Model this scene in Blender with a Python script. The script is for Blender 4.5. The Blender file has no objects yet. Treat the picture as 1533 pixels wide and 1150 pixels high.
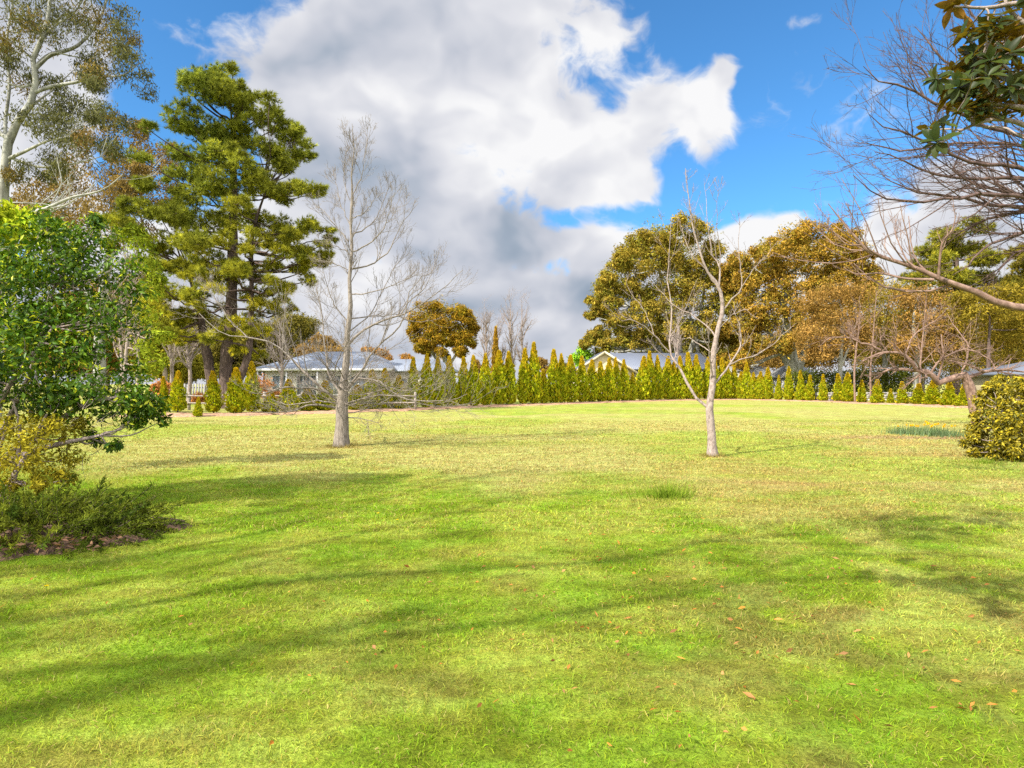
import bpy, math
import numpy as np
from mathutils import Vector

SC = bpy.context.scene
COLL = SC.collection
RNG = np.random.default_rng(20240517)
PI = math.pi

# ------------------------------------------------------------------ camera
F = 913.0
CX, CY = 766.5, 575.0
EYE = 1.6
cam_d = bpy.data.cameras.new("camera")
cam_d.sensor_width = 36.0
cam_d.lens = F / 1533.0 * 36.0
cam_d.clip_start = 0.05
cam_d.clip_end = 6000.0
cam = bpy.data.objects.new("camera", cam_d)
cam.location = (0, 0, EYE)
cam.rotation_euler = (PI / 2, 0, 0)
COLL.objects.link(cam)
SC.camera = cam


def at(px, py, Y):
    """the point at depth Y metres that the photograph shows at pixel (px, py)"""
    return np.array([(px - CX) / F * Y, Y, EYE + (CY - py) / F * Y])


def gdepth(py):
    return F * EYE / (py - CY)


# ------------------------------------------------------------------ colour
def lin(r, g, b):
    c = np.array([r, g, b], float) / 255.0
    return np.where(c <= 0.04045, c / 12.92, ((c + 0.055) / 1.055) ** 2.4)


def unit(v):
    return v / np.maximum(np.linalg.norm(v, axis=-1, keepdims=True), 1e-9)


def rnd_unit(n, rng=RNG):
    return unit(rng.normal(size=(n, 3)))


# ------------------------------------------------------------------ noise
_tab = np.random.default_rng(5).random(65536)


def _h(ix, iy, s):
    return _tab[((ix * 73856093) ^ (iy * 19349663) ^ (s * 83492791)) & 65535]


def vnoise(x, y, s=0):
    xi = np.floor(x).astype(np.int64); yi = np.floor(y).astype(np.int64)
    fx = x - xi; fy = y - yi
    fx = fx * fx * (3 - 2 * fx); fy = fy * fy * (3 - 2 * fy)
    a = _h(xi, yi, s); b = _h(xi + 1, yi, s); c = _h(xi, yi + 1, s); d = _h(xi + 1, yi + 1, s)
    return (a * (1 - fx) + b * fx) * (1 - fy) + (c * (1 - fx) + d * fx) * fy


def fbm(x, y, s=0, o=4):
    t = 0; a = 0.5; n = 0
    for i in range(o):
        t = t + a * vnoise(x * 2 ** i, y * 2 ** i, s + i); n += a; a *= 0.5
    return t / n


def sstep(a, b, x):
    t = np.clip((x - a) / (b - a), 0, 1)
    return t * t * (3 - 2 * t)


# ------------------------------------------------------------------ meshes and things
def new_mesh(name, V, FS, mat=None, col=None, smooth=False):
    me = bpy.data.meshes.new(name)
    V = np.ascontiguousarray(V, dtype=np.float32)
    FS = [np.asarray(f, dtype=np.int32) for f in (FS if isinstance(FS, list) else [FS]) if len(f)]
    nv = len(V)
    me.vertices.add(nv)
    me.vertices.foreach_set("co", V.ravel())
    loops = np.concatenate([f.ravel() for f in FS])
    tot = np.concatenate([np.full(len(f), f.shape[1], np.int32) for f in FS])
    start = np.concatenate([[0], np.cumsum(tot)[:-1]]).astype(np.int32)
    me.loops.add(len(loops))
    me.loops.foreach_set("vertex_index", loops)
    me.polygons.add(len(tot))
    me.polygons.foreach_set("loop_start", start)
    if smooth:
        me.polygons.foreach_set("use_smooth", np.ones(len(tot), bool))
    if col is not None:
        ca = me.color_attributes.new("Col", 'FLOAT_COLOR', 'POINT')
        c4 = np.ones((nv, 4), np.float32); c4[:, :3] = col
        ca.data.foreach_set("color", c4.ravel())
    me.update(calc_edges=True)
    if mat is not None:
        me.materials.append(mat)
    return me


def wloc(o):
    p = np.zeros(3)
    while o is not None:
        p = p + np.array(o.location); o = o.parent
    return p


def obj(name, V, FS, mat, parent=None, col=None, smooth=False, label=None):
    V = np.asarray(V, float)
    if parent is not None:
        V = V - wloc(parent)
    me = new_mesh(name, V, FS, mat, col, smooth)
    o = bpy.data.objects.new(name, me)
    COLL.objects.link(o)
    if parent is not None:
        o.parent = parent
    if label:
        o["label"] = label
    return o


def tag(o, label=None, cat=None, group=None, kind=None):
    if label: o["label"] = label
    if cat: o["category"] = cat
    if group: o["group"] = group
    if kind: o["kind"] = kind
    return o


def thing(name, label, cat, loc=(0, 0, 0), group=None):
    o = bpy.data.objects.new(name, None)
    o.empty_display_size = 0.3
    o.location = tuple(float(c) for c in loc)
    COLL.objects.link(o)
    return tag(o, label, cat, group)


class Geo:
    """collects pieces of ONE mesh"""
    def __init__(self):
        self.V = []; self.F3 = []; self.F4 = []; self.C = []; self.n = 0

    def add(self, V, Fa, col=None):
        V = np.asarray(V, float); Fa = np.asarray(Fa, np.int64)
        if len(V) == 0: return self
        (self.F3 if Fa.shape[1] == 3 else self.F4).append(Fa + self.n)
        self.V.append(V)
        c = np.zeros((len(V), 3)) + (np.asarray(col, float) if col is not None else 0.5)
        self.C.append(c)
        self.n += len(V)
        return self

    def more(self, Fa, base):
        Fa = np.asarray(Fa, np.int64)
        (self.F3 if Fa.shape[1] == 3 else self.F4).append(Fa + base)

    def build(self, name, mat, parent=None, smooth=False, label=None):
        FS = []
        if self.F3: FS.append(np.concatenate(self.F3))
        if self.F4: FS.append(np.concatenate(self.F4))
        return obj(name, np.concatenate(self.V), FS, mat, parent, np.concatenate(self.C), smooth, label)

    def mesh(self, name, mat, smooth=False):
        FS = []
        if self.F3: FS.append(np.concatenate(self.F3))
        if self.F4: FS.append(np.concatenate(self.F4))
        return new_mesh(name, np.concatenate(self.V), FS, mat, np.concatenate(self.C), smooth)

    def box(self, lo, hi, col=None, rot=0.0, piv=None):
        x0, y0, z0 = lo; x1, y1, z1 = hi
        V = np.array([[x0, y0, z0], [x1, y0, z0], [x1, y1, z0], [x0, y1, z0], [x0, y0, z1], [x1, y0, z1], [x1, y1, z1], [x0, y1, z1]], float)
        if rot:
            p = np.array(piv if piv is not None else [(x0 + x1) / 2, (y0 + y1) / 2, 0], float)
            c, s = math.cos(rot), math.sin(rot)
            d = V - p
            V = np.stack([d[:, 0] * c - d[:, 1] * s, d[:, 0] * s + d[:, 1] * c, d[:, 2]], 1) + p
        Fq = [[0, 3, 2, 1], [4, 5, 6, 7], [0, 1, 5, 4], [1, 2, 6, 5], [2, 3, 7, 6], [3, 0, 4, 7]]
        return self.add(V, Fq, col)

    def tubes(self, P, R, sides=5, col=None, rough=0.0, rng=RNG):
        P = np.asarray(P, float); R = np.asarray(R, float)
        if P.ndim == 2: P = P[None]; R = R[None]
        M, N, _ = P.shape
        if M == 0: return self
        T = unit(np.gradient(P, axis=1))
        mean = np.abs(T.mean(1))
        ref = np.eye(3)[np.argmin(mean, axis=1)][:, None, :]
        U = unit(ref - (ref * T).sum(-1, keepdims=True) * T)
        W = np.cross(T, U)
        a = np.arange(sides) / sides * 2 * PI
        r = R[:, :, None, None]
        if rough:
            r = r * (1 + rough * rng.normal(size=(M, N, sides, 1)))
        ring = P[:, :, None, :] + r * (np.cos(a)[None, None, :, None] * U[:, :, None, :] + np.sin(a)[None, None, :, None] * W[:, :, None, :])
        k = np.arange(sides); k2 = (k + 1) % sides
        n = np.arange(N - 1)[:, None]
        f = np.stack([n * sides + k, n * sides + k2, (n + 1) * sides + k2, (n + 1) * sides + k], -1).reshape(-1, 4)
        Fa = (np.arange(M) * N * sides)[:, None, None] + f[None]
        return self.add(ring.reshape(-1, 3), Fa.reshape(-1, 4), col)

    def leaves(self, C, D, Nr, L, W, col, fold=0.15, droop=0.12):
        """one folded four-cornered leaf per centre"""
        C = np.asarray(C, float); K = len(C)
        if K == 0: return self
        D = unit(D); S = unit(np.cross(D, Nr)); Nn = np.cross(S, D)
        L = np.broadcast_to(np.asarray(L, float), (K,))[:, None]; W = np.broadcast_to(np.asarray(W, float), (K,))[:, None]
        v0 = C; v1 = C + D * L * 0.45 + S * W * 0.5 + Nn * W * fold
        v2 = C + D * L - Nn * L * droop; v3 = C + D * L * 0.45 - S * W * 0.5 + Nn * W * fold
        V = np.stack([v0, v1, v2, v3], 1).reshape(-1, 3)
        b = np.arange(K)[:, None] * 4
        Fa = np.concatenate([b + np.array([[0, 1, 2]]), b + np.array([[0, 2, 3]])], 0)
        return self.add(V, Fa, np.repeat(np.broadcast_to(col, (K, 3)), 4, axis=0))

    def blades(self, C, D, Nr, L, W, col, bend=0.3):
        """thin three-cornered needles or blades"""
        C = np.asarray(C, float); K = len(C)
        if K == 0: return self
        D = unit(D); S = unit(np.cross(D, Nr))
        L = np.broadcast_to(np.asarray(L, float), (K,))[:, None]; W = np.broadcast_to(np.asarray(W, float), (K,))[:, None]
        V = np.stack([C - S * W * 0.5, C + S * W * 0.5, C + D * L], 1).reshape(-1, 3)
        Fa = np.arange(K * 3).reshape(K, 3)
        return self.add(V, Fa, np.repeat(np.broadcast_to(col, (K, 3)), 3, axis=0))


# ------------------------------------------------------------------ branches
def smooth_path(pts, rad, N):
    """Catmull-Rom through the points, resampled to N"""
    P = np.asarray(pts, float); r = np.asarray(rad, float)
    if len(P) < 3:
        t = np.linspace(0, 1, N)
        return P[0] + (P[-1] - P[0]) * t[:, None], r[0] + (r[-1] - r[0]) * t
    Q = np.vstack([2 * P[0] - P[1], P, 2 * P[-1] - P[-2]])
    out = []; ro = []
    for i in range(len(P) - 1):
        p0, p1, p2, p3 = Q[i:i + 4]
        t = np.linspace(0, 1, 12, endpoint=False)[:, None]
        out.append(0.5 * (2 * p1 + (p2 - p0) * t + (2 * p0 - 5 * p1 + 4 * p2 - p3) * t ** 2 + (3 * p1 - p0 - 3 * p2 + p3) * t ** 3))
        ro.append(r[i] + (r[i + 1] - r[i]) * t[:, 0])
    out.append(P[-1:]); ro.append(r[-1:])
    D = np.concatenate(out); rr = np.concatenate(ro)
    s = np.concatenate([[0], np.cumsum(np.linalg.norm(np.diff(D, axis=0), axis=1))])
    q = np.linspace(0, s[-1], N)
    return np.stack([np.interp(q, s, D[:, k]) for k in range(3)], 1), np.interp(q, s, rr)


def trace(pix, Y0, slope=0.0, bow=0.0):
    """photo pixels to points in space; depth runs off with the distance along the limb"""
    pix = np.asarray(pix, float)
    d = np.concatenate([[0], np.cumsum(np.linalg.norm(np.diff(pix, axis=0), axis=1))]) / F * Y0
    Y = Y0 + slope * d + bow * d * d
    return np.stack([(pix[:, 0] - CX) / F * Y, Y, EYE + (CY - pix[:, 1]) / F * Y], 1)


def spawn(P, R, n, tr=(0.25, 1.0), ang=(0.5, 1.0), ln=(0.3, 0.6), N=5, wander=0.15, up=0.1, rf=0.6, rmin=0.002, rng=RNG, taper=0.35, absl=False, flat=None):
    """n side branches on each of the polylines P (M,N,3)"""
    M, NP, _ = P.shape
    idx = np.repeat(np.arange(M), n)
    K = len(idx)
    t = rng.uniform(tr[0], tr[1], K) * (NP - 1)
    i = np.minimum(t.astype(int), NP - 2); f = (t - i)[:, None]
    pos = P[idx, i] * (1 - f) + P[idx, i + 1] * f
    tan = unit(P[idx, i + 1] - P[idx, i])
    r0 = R[idx, i] * (1 - f[:, 0]) + R[idx, i + 1] * f[:, 0]
    plen = np.linalg.norm(np.diff(P, axis=1), axis=2).sum(1)[idx]
    L = rng.uniform(ln[0], ln[1], K) * (1 if absl else plen * (1.15 - 0.6 * t / (NP - 1)))
    v = rnd_unit(K, rng)
    if flat is not None: v[:, 2] *= flat
    perp = unit(v - (v * tan).sum(1, keepdims=True) * tan)
    a = rng.uniform(ang[0], ang[1], K)[:, None]
    d = unit(np.cos(a) * tan + np.sin(a) * perp)
    Q = np.zeros((K, N, 3)); Q[:, 0] = pos
    for k in range(1, N):
        d = unit(d + rng.normal(size=(K, 3)) * wander + np.array([0, 0, up]))
        Q[:, k] = Q[:, k - 1] + d * (L / (N - 1))[:, None]
    rr = np.maximum(r0 * rf, rmin)[:, None] * np.linspace(1, taper, N)[None]
    return Q, np.maximum(rr, rmin * 0.7)


def curve_to(a, c, r0, r1, sag=0.15, N=8, rng=RNG, wob=0.05):
    a = np.asarray(a, float); c = np.asarray(c, float)
    L = np.linalg.norm(c - a)
    m = (a + c) / 2 + np.array([0, 0, -sag * L]) + rng.normal(size=3) * wob * L
    q1 = (a + m) / 2 + rng.normal(size=3) * wob * L * 0.4
    q2 = (c + m) / 2 + rng.normal(size=3) * wob * L * 0.4
    return smooth_path([a, q1, m, q2, c], np.linspace(r0, r1, 5), N)


VG = 1.0


def vary(c1, c2, K, rng=RNG, j=0.18):
    t = rng.random(K)[:, None]
    return VG * (np.asarray(c1) * (1 - t) + np.asarray(c2) * t) * (1 + j * rng.normal(size=(K, 1))).clip(0.5, 1.6)


# ------------------------------------------------------------------ materials
def nodes_of(name):
    m = bpy.data.materials.new(name); m.use_nodes = True
    nt = m.node_tree; nt.nodes.clear()
    out = nt.nodes.new("ShaderNodeOutputMaterial")
    return m, nt, out


def mat_leaf(name, trans=0.3, gloss=0.0, rough=0.35, tcol=(1.15, 1.1, 0.6)):
    m, nt, out = nodes_of(name)
    N = nt.nodes; Lk = nt.links
    at_ = N.new("ShaderNodeAttribute"); at_.attribute_name = "Col"
    d = N.new("ShaderNodeBsdfDiffuse"); Lk.new(at_.outputs["Color"], d.inputs["Color"])
    t = N.new("ShaderNodeBsdfTranslucent")
    mu = N.new("ShaderNodeMix"); mu.data_type = 'RGBA'; mu.blend_type = 'MULTIPLY'; mu.inputs[0].default_value = 1
    Lk.new(at_.outputs["Color"], mu.inputs[6]); mu.inputs[7].default_value = (*tcol, 1)
    Lk.new(mu.outputs[2], t.inputs["Color"])
    mx = N.new("ShaderNodeMixShader"); mx.inputs[0].default_value = trans
    Lk.new(d.outputs[0], mx.inputs[1]); Lk.new(t.outputs[0], mx.inputs[2])
    last = mx
    if gloss:
        g = N.new("ShaderNodeBsdfGlossy"); g.inputs["Roughness"].default_value = rough
        g.inputs["Color"].default_value = (0.9, 0.95, 1, 1)
        mg = N.new("ShaderNodeMixShader"); mg.inputs[0].default_value = gloss
        Lk.new(last.outputs[0], mg.inputs[1]); Lk.new(g.outputs[0], mg.inputs[2]); last = mg
    Lk.new(last.outputs[0], out.inputs["Surface"])
    return m


def mat_noise(name, c1, c2, scale=8.0, detail=5.0, bump=0.3, stretch=(1, 1, 1), rough=0.9, c3=None, spec=0.2, dist=0.02):
    """two or three natural tones broken up by noise, with relief"""
    m, nt, out = nodes_of(name)
    N = nt.nodes; Lk = nt.links
    tc = N.new("ShaderNodeTexCoord")
    mp = N.new("ShaderNodeMapping"); mp.inputs["Scale"].default_value = stretch
    Lk.new(tc.outputs["Object"], mp.inputs["Vector"])
    nz = N.new("ShaderNodeTexNoise"); nz.inputs["Scale"].default_value = scale; nz.inputs["Detail"].default_value = detail
    nz.inputs["Roughness"].default_value = 0.65
    Lk.new(mp.outputs[0], nz.inputs["Vector"])
    cr = N.new("ShaderNodeValToRGB")
    cr.color_ramp.elements[0].position = 0.32; cr.color_ramp.elements[0].color = (*c1, 1)
    cr.color_ramp.elements[1].position = 0.68; cr.color_ramp.elements[1].color = (*c2, 1)
    if c3 is not None:
        e = cr.color_ramp.elements.new(0.5); e.color = (*c3, 1)
    Lk.new(nz.outputs["Fac"], cr.inputs[0])
    b = N.new("ShaderNodeBsdfPrincipled"); b.inputs["Roughness"].default_value = rough
    b.inputs["Specular IOR Level"].default_value = spec
    Lk.new(cr.outputs[0], b.inputs["Base Color"])
    if bump:
        bp = N.new("ShaderNodeBump"); bp.inputs["Strength"].default_value = bump; bp.inputs["Distance"].default_value = dist
        Lk.new(nz.outputs["Fac"], bp.inputs["Height"]); Lk.new(bp.outputs[0], b.inputs["Normal"])
    Lk.new(b.outputs[0], out.inputs["Surface"])
    return m


M = {}
M['leaf'] = mat_leaf("leaf_matte", 0.35)
M['leaf_gloss'] = mat_leaf("leaf_glossy", 0.30, 0.011, 0.42)
M['leaf_thick'] = mat_leaf("leaf_thick", 0.12, 0.02, 0.4)
M['needle'] = mat_leaf("needle", 0.25)
M['grass'] = mat_leaf("grass_blade", 0.35, tcol=(1.0, 1.1, 0.5))
M['bark_grey'] = mat_noise("bark_grey", (0.085, 0.07, 0.055), (0.27, 0.23, 0.19), 9, 7, 0.9, (3, 3, .7), c3=(0.185, 0.157, 0.128))
M['bark_tan'] = mat_noise("bark_tan", (0.12, 0.09, 0.073), (0.33, 0.27, 0.23), 10, 7, 0.8, (2, 2, 1.2), c3=(0.245, 0.195, 0.165))
M['bark_rose'] = mat_noise("bark_rose", (0.10, 0.06, 0.045), (0.27, 0.18, 0.135), 7, 6, 0.5, (1.5, 1.5, 1.2), c3=(0.18, 0.115, 0.085))
M['bark_dark'] = mat_noise("bark_dark", (0.035, 0.025, 0.02), (0.15, 0.11, 0.09), 3, 6, 0.7, (3, 3, 0.7), c3=(0.08, 0.055, 0.045))
M['bark_gum'] = mat_noise("bark_gum", (0.10, 0.095, 0.075), (0.36, 0.35, 0.30), 1.4, 5, 0.2, (1.5, 1.5, 0.5), c3=(0.25, 0.245, 0.205))
M['twig'] = mat_noise("twig_brown", (0.042, 0.026, 0.022), (0.14, 0.092, 0.075), 6, 3, 0.0)
# ------------------------------------------------------------------ light and air
EXPO = 1.4
SKY = 0.1
SUN_EL = math.radians(40)
SUN_AZ = math.atan2(-0.80, -0.60)          # the sun stands behind the viewer's left shoulder
sun_dir = np.array([math.sin(SUN_AZ) * math.cos(SUN_EL), math.cos(SUN_AZ) * math.cos(SUN_EL), math.sin(SUN_EL)])
sd = bpy.data.lights.new("sun", 'SUN')
sd.energy = 3.9; sd.angle = math.radians(0.5); sd.color = (1.0, 0.94, 0.84)
so = bpy.data.objects.new("sun", sd)
so.rotation_euler = Vector(tuple(-sun_dir)).to_track_quat('-Z', 'Y').to_euler()
so.location = tuple(sun_dir * 60)
COLL.objects.link(so)

SC.view_settings.view_transform = 'Standard'
SC.view_settings.look = 'None'
SC.view_settings.exposure = EXPO
SC.view_settings.gamma = 1.0
SC.view_settings.use_curve_mapping = False
SC.render.engine = 'CYCLES'
cy = SC.cycles
cy.max_bounces = 5; cy.diffuse_bounces = 2; cy.glossy_bounces = 2; cy.transmission_bounces = 3; cy.transparent_max_bounces = 4
cy.caustics_reflective = False; cy.caustics_refractive = False
cy.sample_clamp_indirect = 6.0
cy.use_denoising = False

world = bpy.data.worlds.new("World")
SC.world = world
world.use_nodes = True
nt = world.node_tree
nt.nodes.clear()


class NB:
    """small node writer"""
    def __init__(s, nt): s.nt = nt; s.N = nt.nodes; s.L = nt.links
    def put(s, sock, v):
        if isinstance(v, bpy.types.NodeSocket): s.L.new(v, sock)
        elif v is not None: sock.default_value = v
    def m(s, op, a, b=None, c=None, clamp=False):
        n = s.N.new("ShaderNodeMath"); n.operation = op; n.use_clamp = clamp
        s.put(n.inputs[0], a); s.put(n.inputs[1], b)
        if c is not None: s.put(n.inputs[2], c)
        return n.outputs[0]
    def v(s, op, a, b=None, c=None):
        n = s.N.new("ShaderNodeVectorMath"); n.operation = op
        s.put(n.inputs[0], a); s.put(n.inputs[1], b)
        if c is not None: s.put(n.inputs[2], c)
        return n.outputs["Value"] if op in ('LENGTH', 'DOT_PRODUCT') else n.outputs[0]
    def step(s, x, a, b, lo=0.0, hi=1.0):
        n = s.N.new("ShaderNodeMapRange"); n.interpolation_type = 'SMOOTHSTEP'
        s.put(n.inputs[0], x); n.inputs[1].default_value = a; n.inputs[2].default_value = b
        n.inputs[3].default_value = lo; n.inputs[4].default_value = hi
        return n.outputs[0]
    def noise(s, vec, scale, detail, rough=0.55, dist=0.0):
        n = s.N.new("ShaderNodeTexNoise"); n.inputs["Scale"].default_value = scale; n.inputs["Detail"].default_value = detail
        n.inputs["Roughness"].default_value = rough; n.inputs["Distortion"].default_value = dist
        s.put(n.inputs["Vector"], vec); return n.outputs["Fac"]
    def mix(s, f, a, b):
        n = s.N.new("ShaderNodeMix"); n.data_type = 'RGBA'
        s.put(n.inputs[0], f)
        for k, x in ((6, a), (7, b)):
            if isinstance(x, bpy.types.NodeSocket): s.L.new(x, n.inputs[k])
            else: n.inputs[k].default_value = (*x, 1)
        return n.outputs[2]


B = NB(nt)
tc = nt.nodes.new("ShaderNodeTexCoord")
vec = B.v('NORMALIZE', tc.outputs["Generated"])
sep = nt.nodes.new("ShaderNodeSeparateXYZ"); nt.links.new(vec, sep.inputs[0])
az = B.m('ARCTAN2', sep.outputs[0], sep.outputs[1])
el = B.m('ARCSINE', sep.outputs[2])
cmb = nt.nodes.new("ShaderNodeCombineXYZ"); nt.links.new(az, cmb.inputs[0]); nt.links.new(el, cmb.inputs[1])
ae = cmb.outputs[0]
pv = B.v('MULTIPLY', vec, (1.0, 1.0, 1.3))
wv = nt.nodes.new("ShaderNodeTexNoise"); wv.inputs["Scale"].default_value = 6.0; wv.inputs["Detail"].default_value = 3.0
nt.links.new(pv, wv.inputs["Vector"])
pv = B.v('MULTIPLY_ADD', B.v('SUBTRACT', wv.outputs["Color"], (0.5, 0.5, 0.5)), (0.14, 0.14, 0.14), pv)
n_big = B.noise(pv, 4.2, 9.0, 0.54, 0.0)
n_up = B.noise(B.v('ADD', pv, (-0.02, -0.015, 0.075)), 3.4, 3.6, 0.54, 0.0)
n_puff = B.noise(B.v('ADD', pv, (3.1, 1.7, 0.4)), 9.5, 6.0, 0.55, 0.0)
n_fine = B.m('SUBTRACT', 1.0, B.m('ABSOLUTE', B.m('MULTIPLY_ADD', n_puff, 3.4, -1.7)))


def sky_pos(px, py):
    u = (px - CX) / F; w = (CY - py) / F
    return math.atan(u), math.atan(w / math.sqrt(1 + u * u))


def blobs(lst):
    tot = None
    for px, py, rx, ry, amp in lst:
        a, e = sky_pos(px, py)
        ia = F / rx * (1 + ((px - CX) / F) ** 2); ie = F / ry * 1.05
        q = B.v('LENGTH', B.v('MULTIPLY_ADD', ae, (ia, ie, 0.0), (-a * ia, -e * ie, 0.0)))
        g = B.step(q, 0.15, 1.15, amp, 0.0)
        tot = g if tot is None else B.m('ADD', tot, g)
    return tot


cover = blobs([(600, 40, 260, 150, .60), (800, 20, 190, 110, .40), (930, 40, 80, 80, .22), (500, 200, 180, 150, .55), (690, 190, 200, 110, .50), (870, 215, 150, 100, .48),
               (985, 165, 70, 90, .38), (1062, 180, 52, 78, .50), (1085, 110, 26, 40, .30), (900, 275, 130, 48, .36), (960, 285, 60, 34, .22),
               (590, 330, 240, 110, .70), (720, 370, 130, 60, .50), (890, 372, 110, 44, .55), (1010, 372, 110, 36, .45), (1130, 350, 85, 30, .40), (1185, 328, 30, 16, .22), (960, 440, 260, 70, .70),
               (680, 470, 380, 80, .75), (1440, 300, 120, 80, .55), (1322, 318, 42, 42, .40), (1400, 420, 230, 90, .7), (1200, 430, 190, 70, .55),
               (60, 150, 165, 230, .75), (290, 400, 230, 120, .65), (470, 370, 110, 70, .35), (420, 110, 40, 40, .16), (330, 40, 110, 50, .14), (270, 200, 70, 80, .16), (1200, 30, 60, 14, .16)])
rear = B.step(sep.outputs[1], 0.45, -0.1, 0.0, 0.5)
low = B.step(el, 0.17, 0.05, 0.0, 0.95)
high = B.step(el, 0.62, 0.9, 0.0, 0.42)
cover = B.m('ADD', B.m('ADD', cover, rear), B.m('ADD', low, high))
cover = B.m('MINIMUM', cover, 1.0)
warp = B.m('MULTIPLY_ADD', n_big, 2.0, -1.0)
dens = B.m('ADD', B.m('ADD', cover, B.m('MULTIPLY', warp, 0.62)), B.m('MULTIPLY_ADD', n_fine, 0.40, -0.20))
alpha = B.step(dens, 0.20, 0.50)
thick = B.step(dens, 0.30, 1.0)

dark = blobs([(730, 376, 190, 44, .13), (670, 388, 170, 40, .10), (600, 375, 130, 50, .10), (520, 270, 170, 120, .10), (720, 300, 110, 60, .06),
              (790, 440, 220, 50, .30), (560, 60, 220, 60, .14), (450, 170, 120, 120, .10), (860, 505, 140, 40, .12),
              (610, 240, 60, 40, .10), (930, 325, 120, 20, .10), (640, 470, 160, 50, .12), (850, 130, 120, 40, .12), (700, 90, 120, 40, .10), (1400, 345, 120, 30, .12)])
light = blobs([(756, 350, 80, 46, .20), (890, 220, 150, 60, .18), (1055, 170, 70, 80, .18), (560, 160, 150, 50, .16), (960, 270, 110, 36, .16), (700, 170, 100, 40, .12),
               (900, 362, 130, 34, .18), (700, 432, 90, 22, .16), (1400, 290, 140, 50, .16), (830, 482, 120, 20, .12), (1120, 345, 110, 30, .16), (640, 30, 120, 40, .10)])
n_lo = B.noise(pv, 3.4, 3.6, 0.5, 0.0)
relief = B.m('MULTIPLY', B.m('SUBTRACT', n_lo, n_up), 2.3)
lum = B.m('ADD', B.m('SUBTRACT', light, B.m('MULTIPLY', dark, 0.80)), relief)
lum = B.m('ADD', lum, B.m('MULTIPLY_ADD', n_fine, 0.13, -0.09))
lum = B.m('ADD', lum, B.m('MULTIPLY_ADD', thick, -0.20, 0.86), clamp=True)
K = 1.0 / (SKY * 2 ** EXPO)
cr = nt.nodes.new("ShaderNodeValToRGB")
els = cr.color_ramp.elements
els[0].position = 0.0; els[0].color = (0.20, 0.27, 0.37, 1)
els[1].position = 1.0; els[1].color = (0.95, 0.95, 0.96, 1)
for p, c in ((0.3, (0.36, 0.43, 0.53)), (0.55, (0.57, 0.60, 0.68)), (0.8, (0.76, 0.77, 0.82))):
    e = els.new(p); e.color = (*c, 1)
nt.links.new(lum, cr.inputs[0])
# unseen clouds behind the viewer, brightened to add fill light to the shadows
glow = B.m('MULTIPLY', B.m('MULTIPLY_ADD', rear, 5.0, 1.0), K)
cloud = B.v('SCALE', cr.outputs[0]); nt.links.new(glow, nt.nodes[-1].inputs["Scale"])
sky = nt.nodes.new("ShaderNodeTexSky")
sky.sky_type = 'NISHITA'; sky.sun_disc = False
sky.sun_elevation = SUN_EL; sky.sun_rotation = SUN_AZ
sky.air_density = 1.0; sky.dust_density = 0.6; sky.ozone_density = 2.0; sky.altitude = 600
blue = B.v('MULTIPLY', sky.outputs[0], (0.34, 0.68, 0.88))
col = B.mix(alpha, blue, cloud)
bg = nt.nodes.new("ShaderNodeBackground"); bg.inputs["Strength"].default_value = SKY
nt.links.new(col, bg.inputs["Color"])
wo = nt.nodes.new("ShaderNodeOutputWorld")
nt.links.new(bg.outputs[0], wo.inputs["Surface"])
world.cycles.sampling_method = 'MANUAL'
world.cycles.sample_map_resolution = 256

# ------------------------------------------------------------------ lawn
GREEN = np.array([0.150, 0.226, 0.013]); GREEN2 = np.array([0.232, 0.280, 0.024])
STRAW = np.array([0.298, 0.266, 0.086]); TAN = np.array([0.310, 0.220, 0.075]); BROWN = np.array([0.170, 0.125, 0.042])


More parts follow.
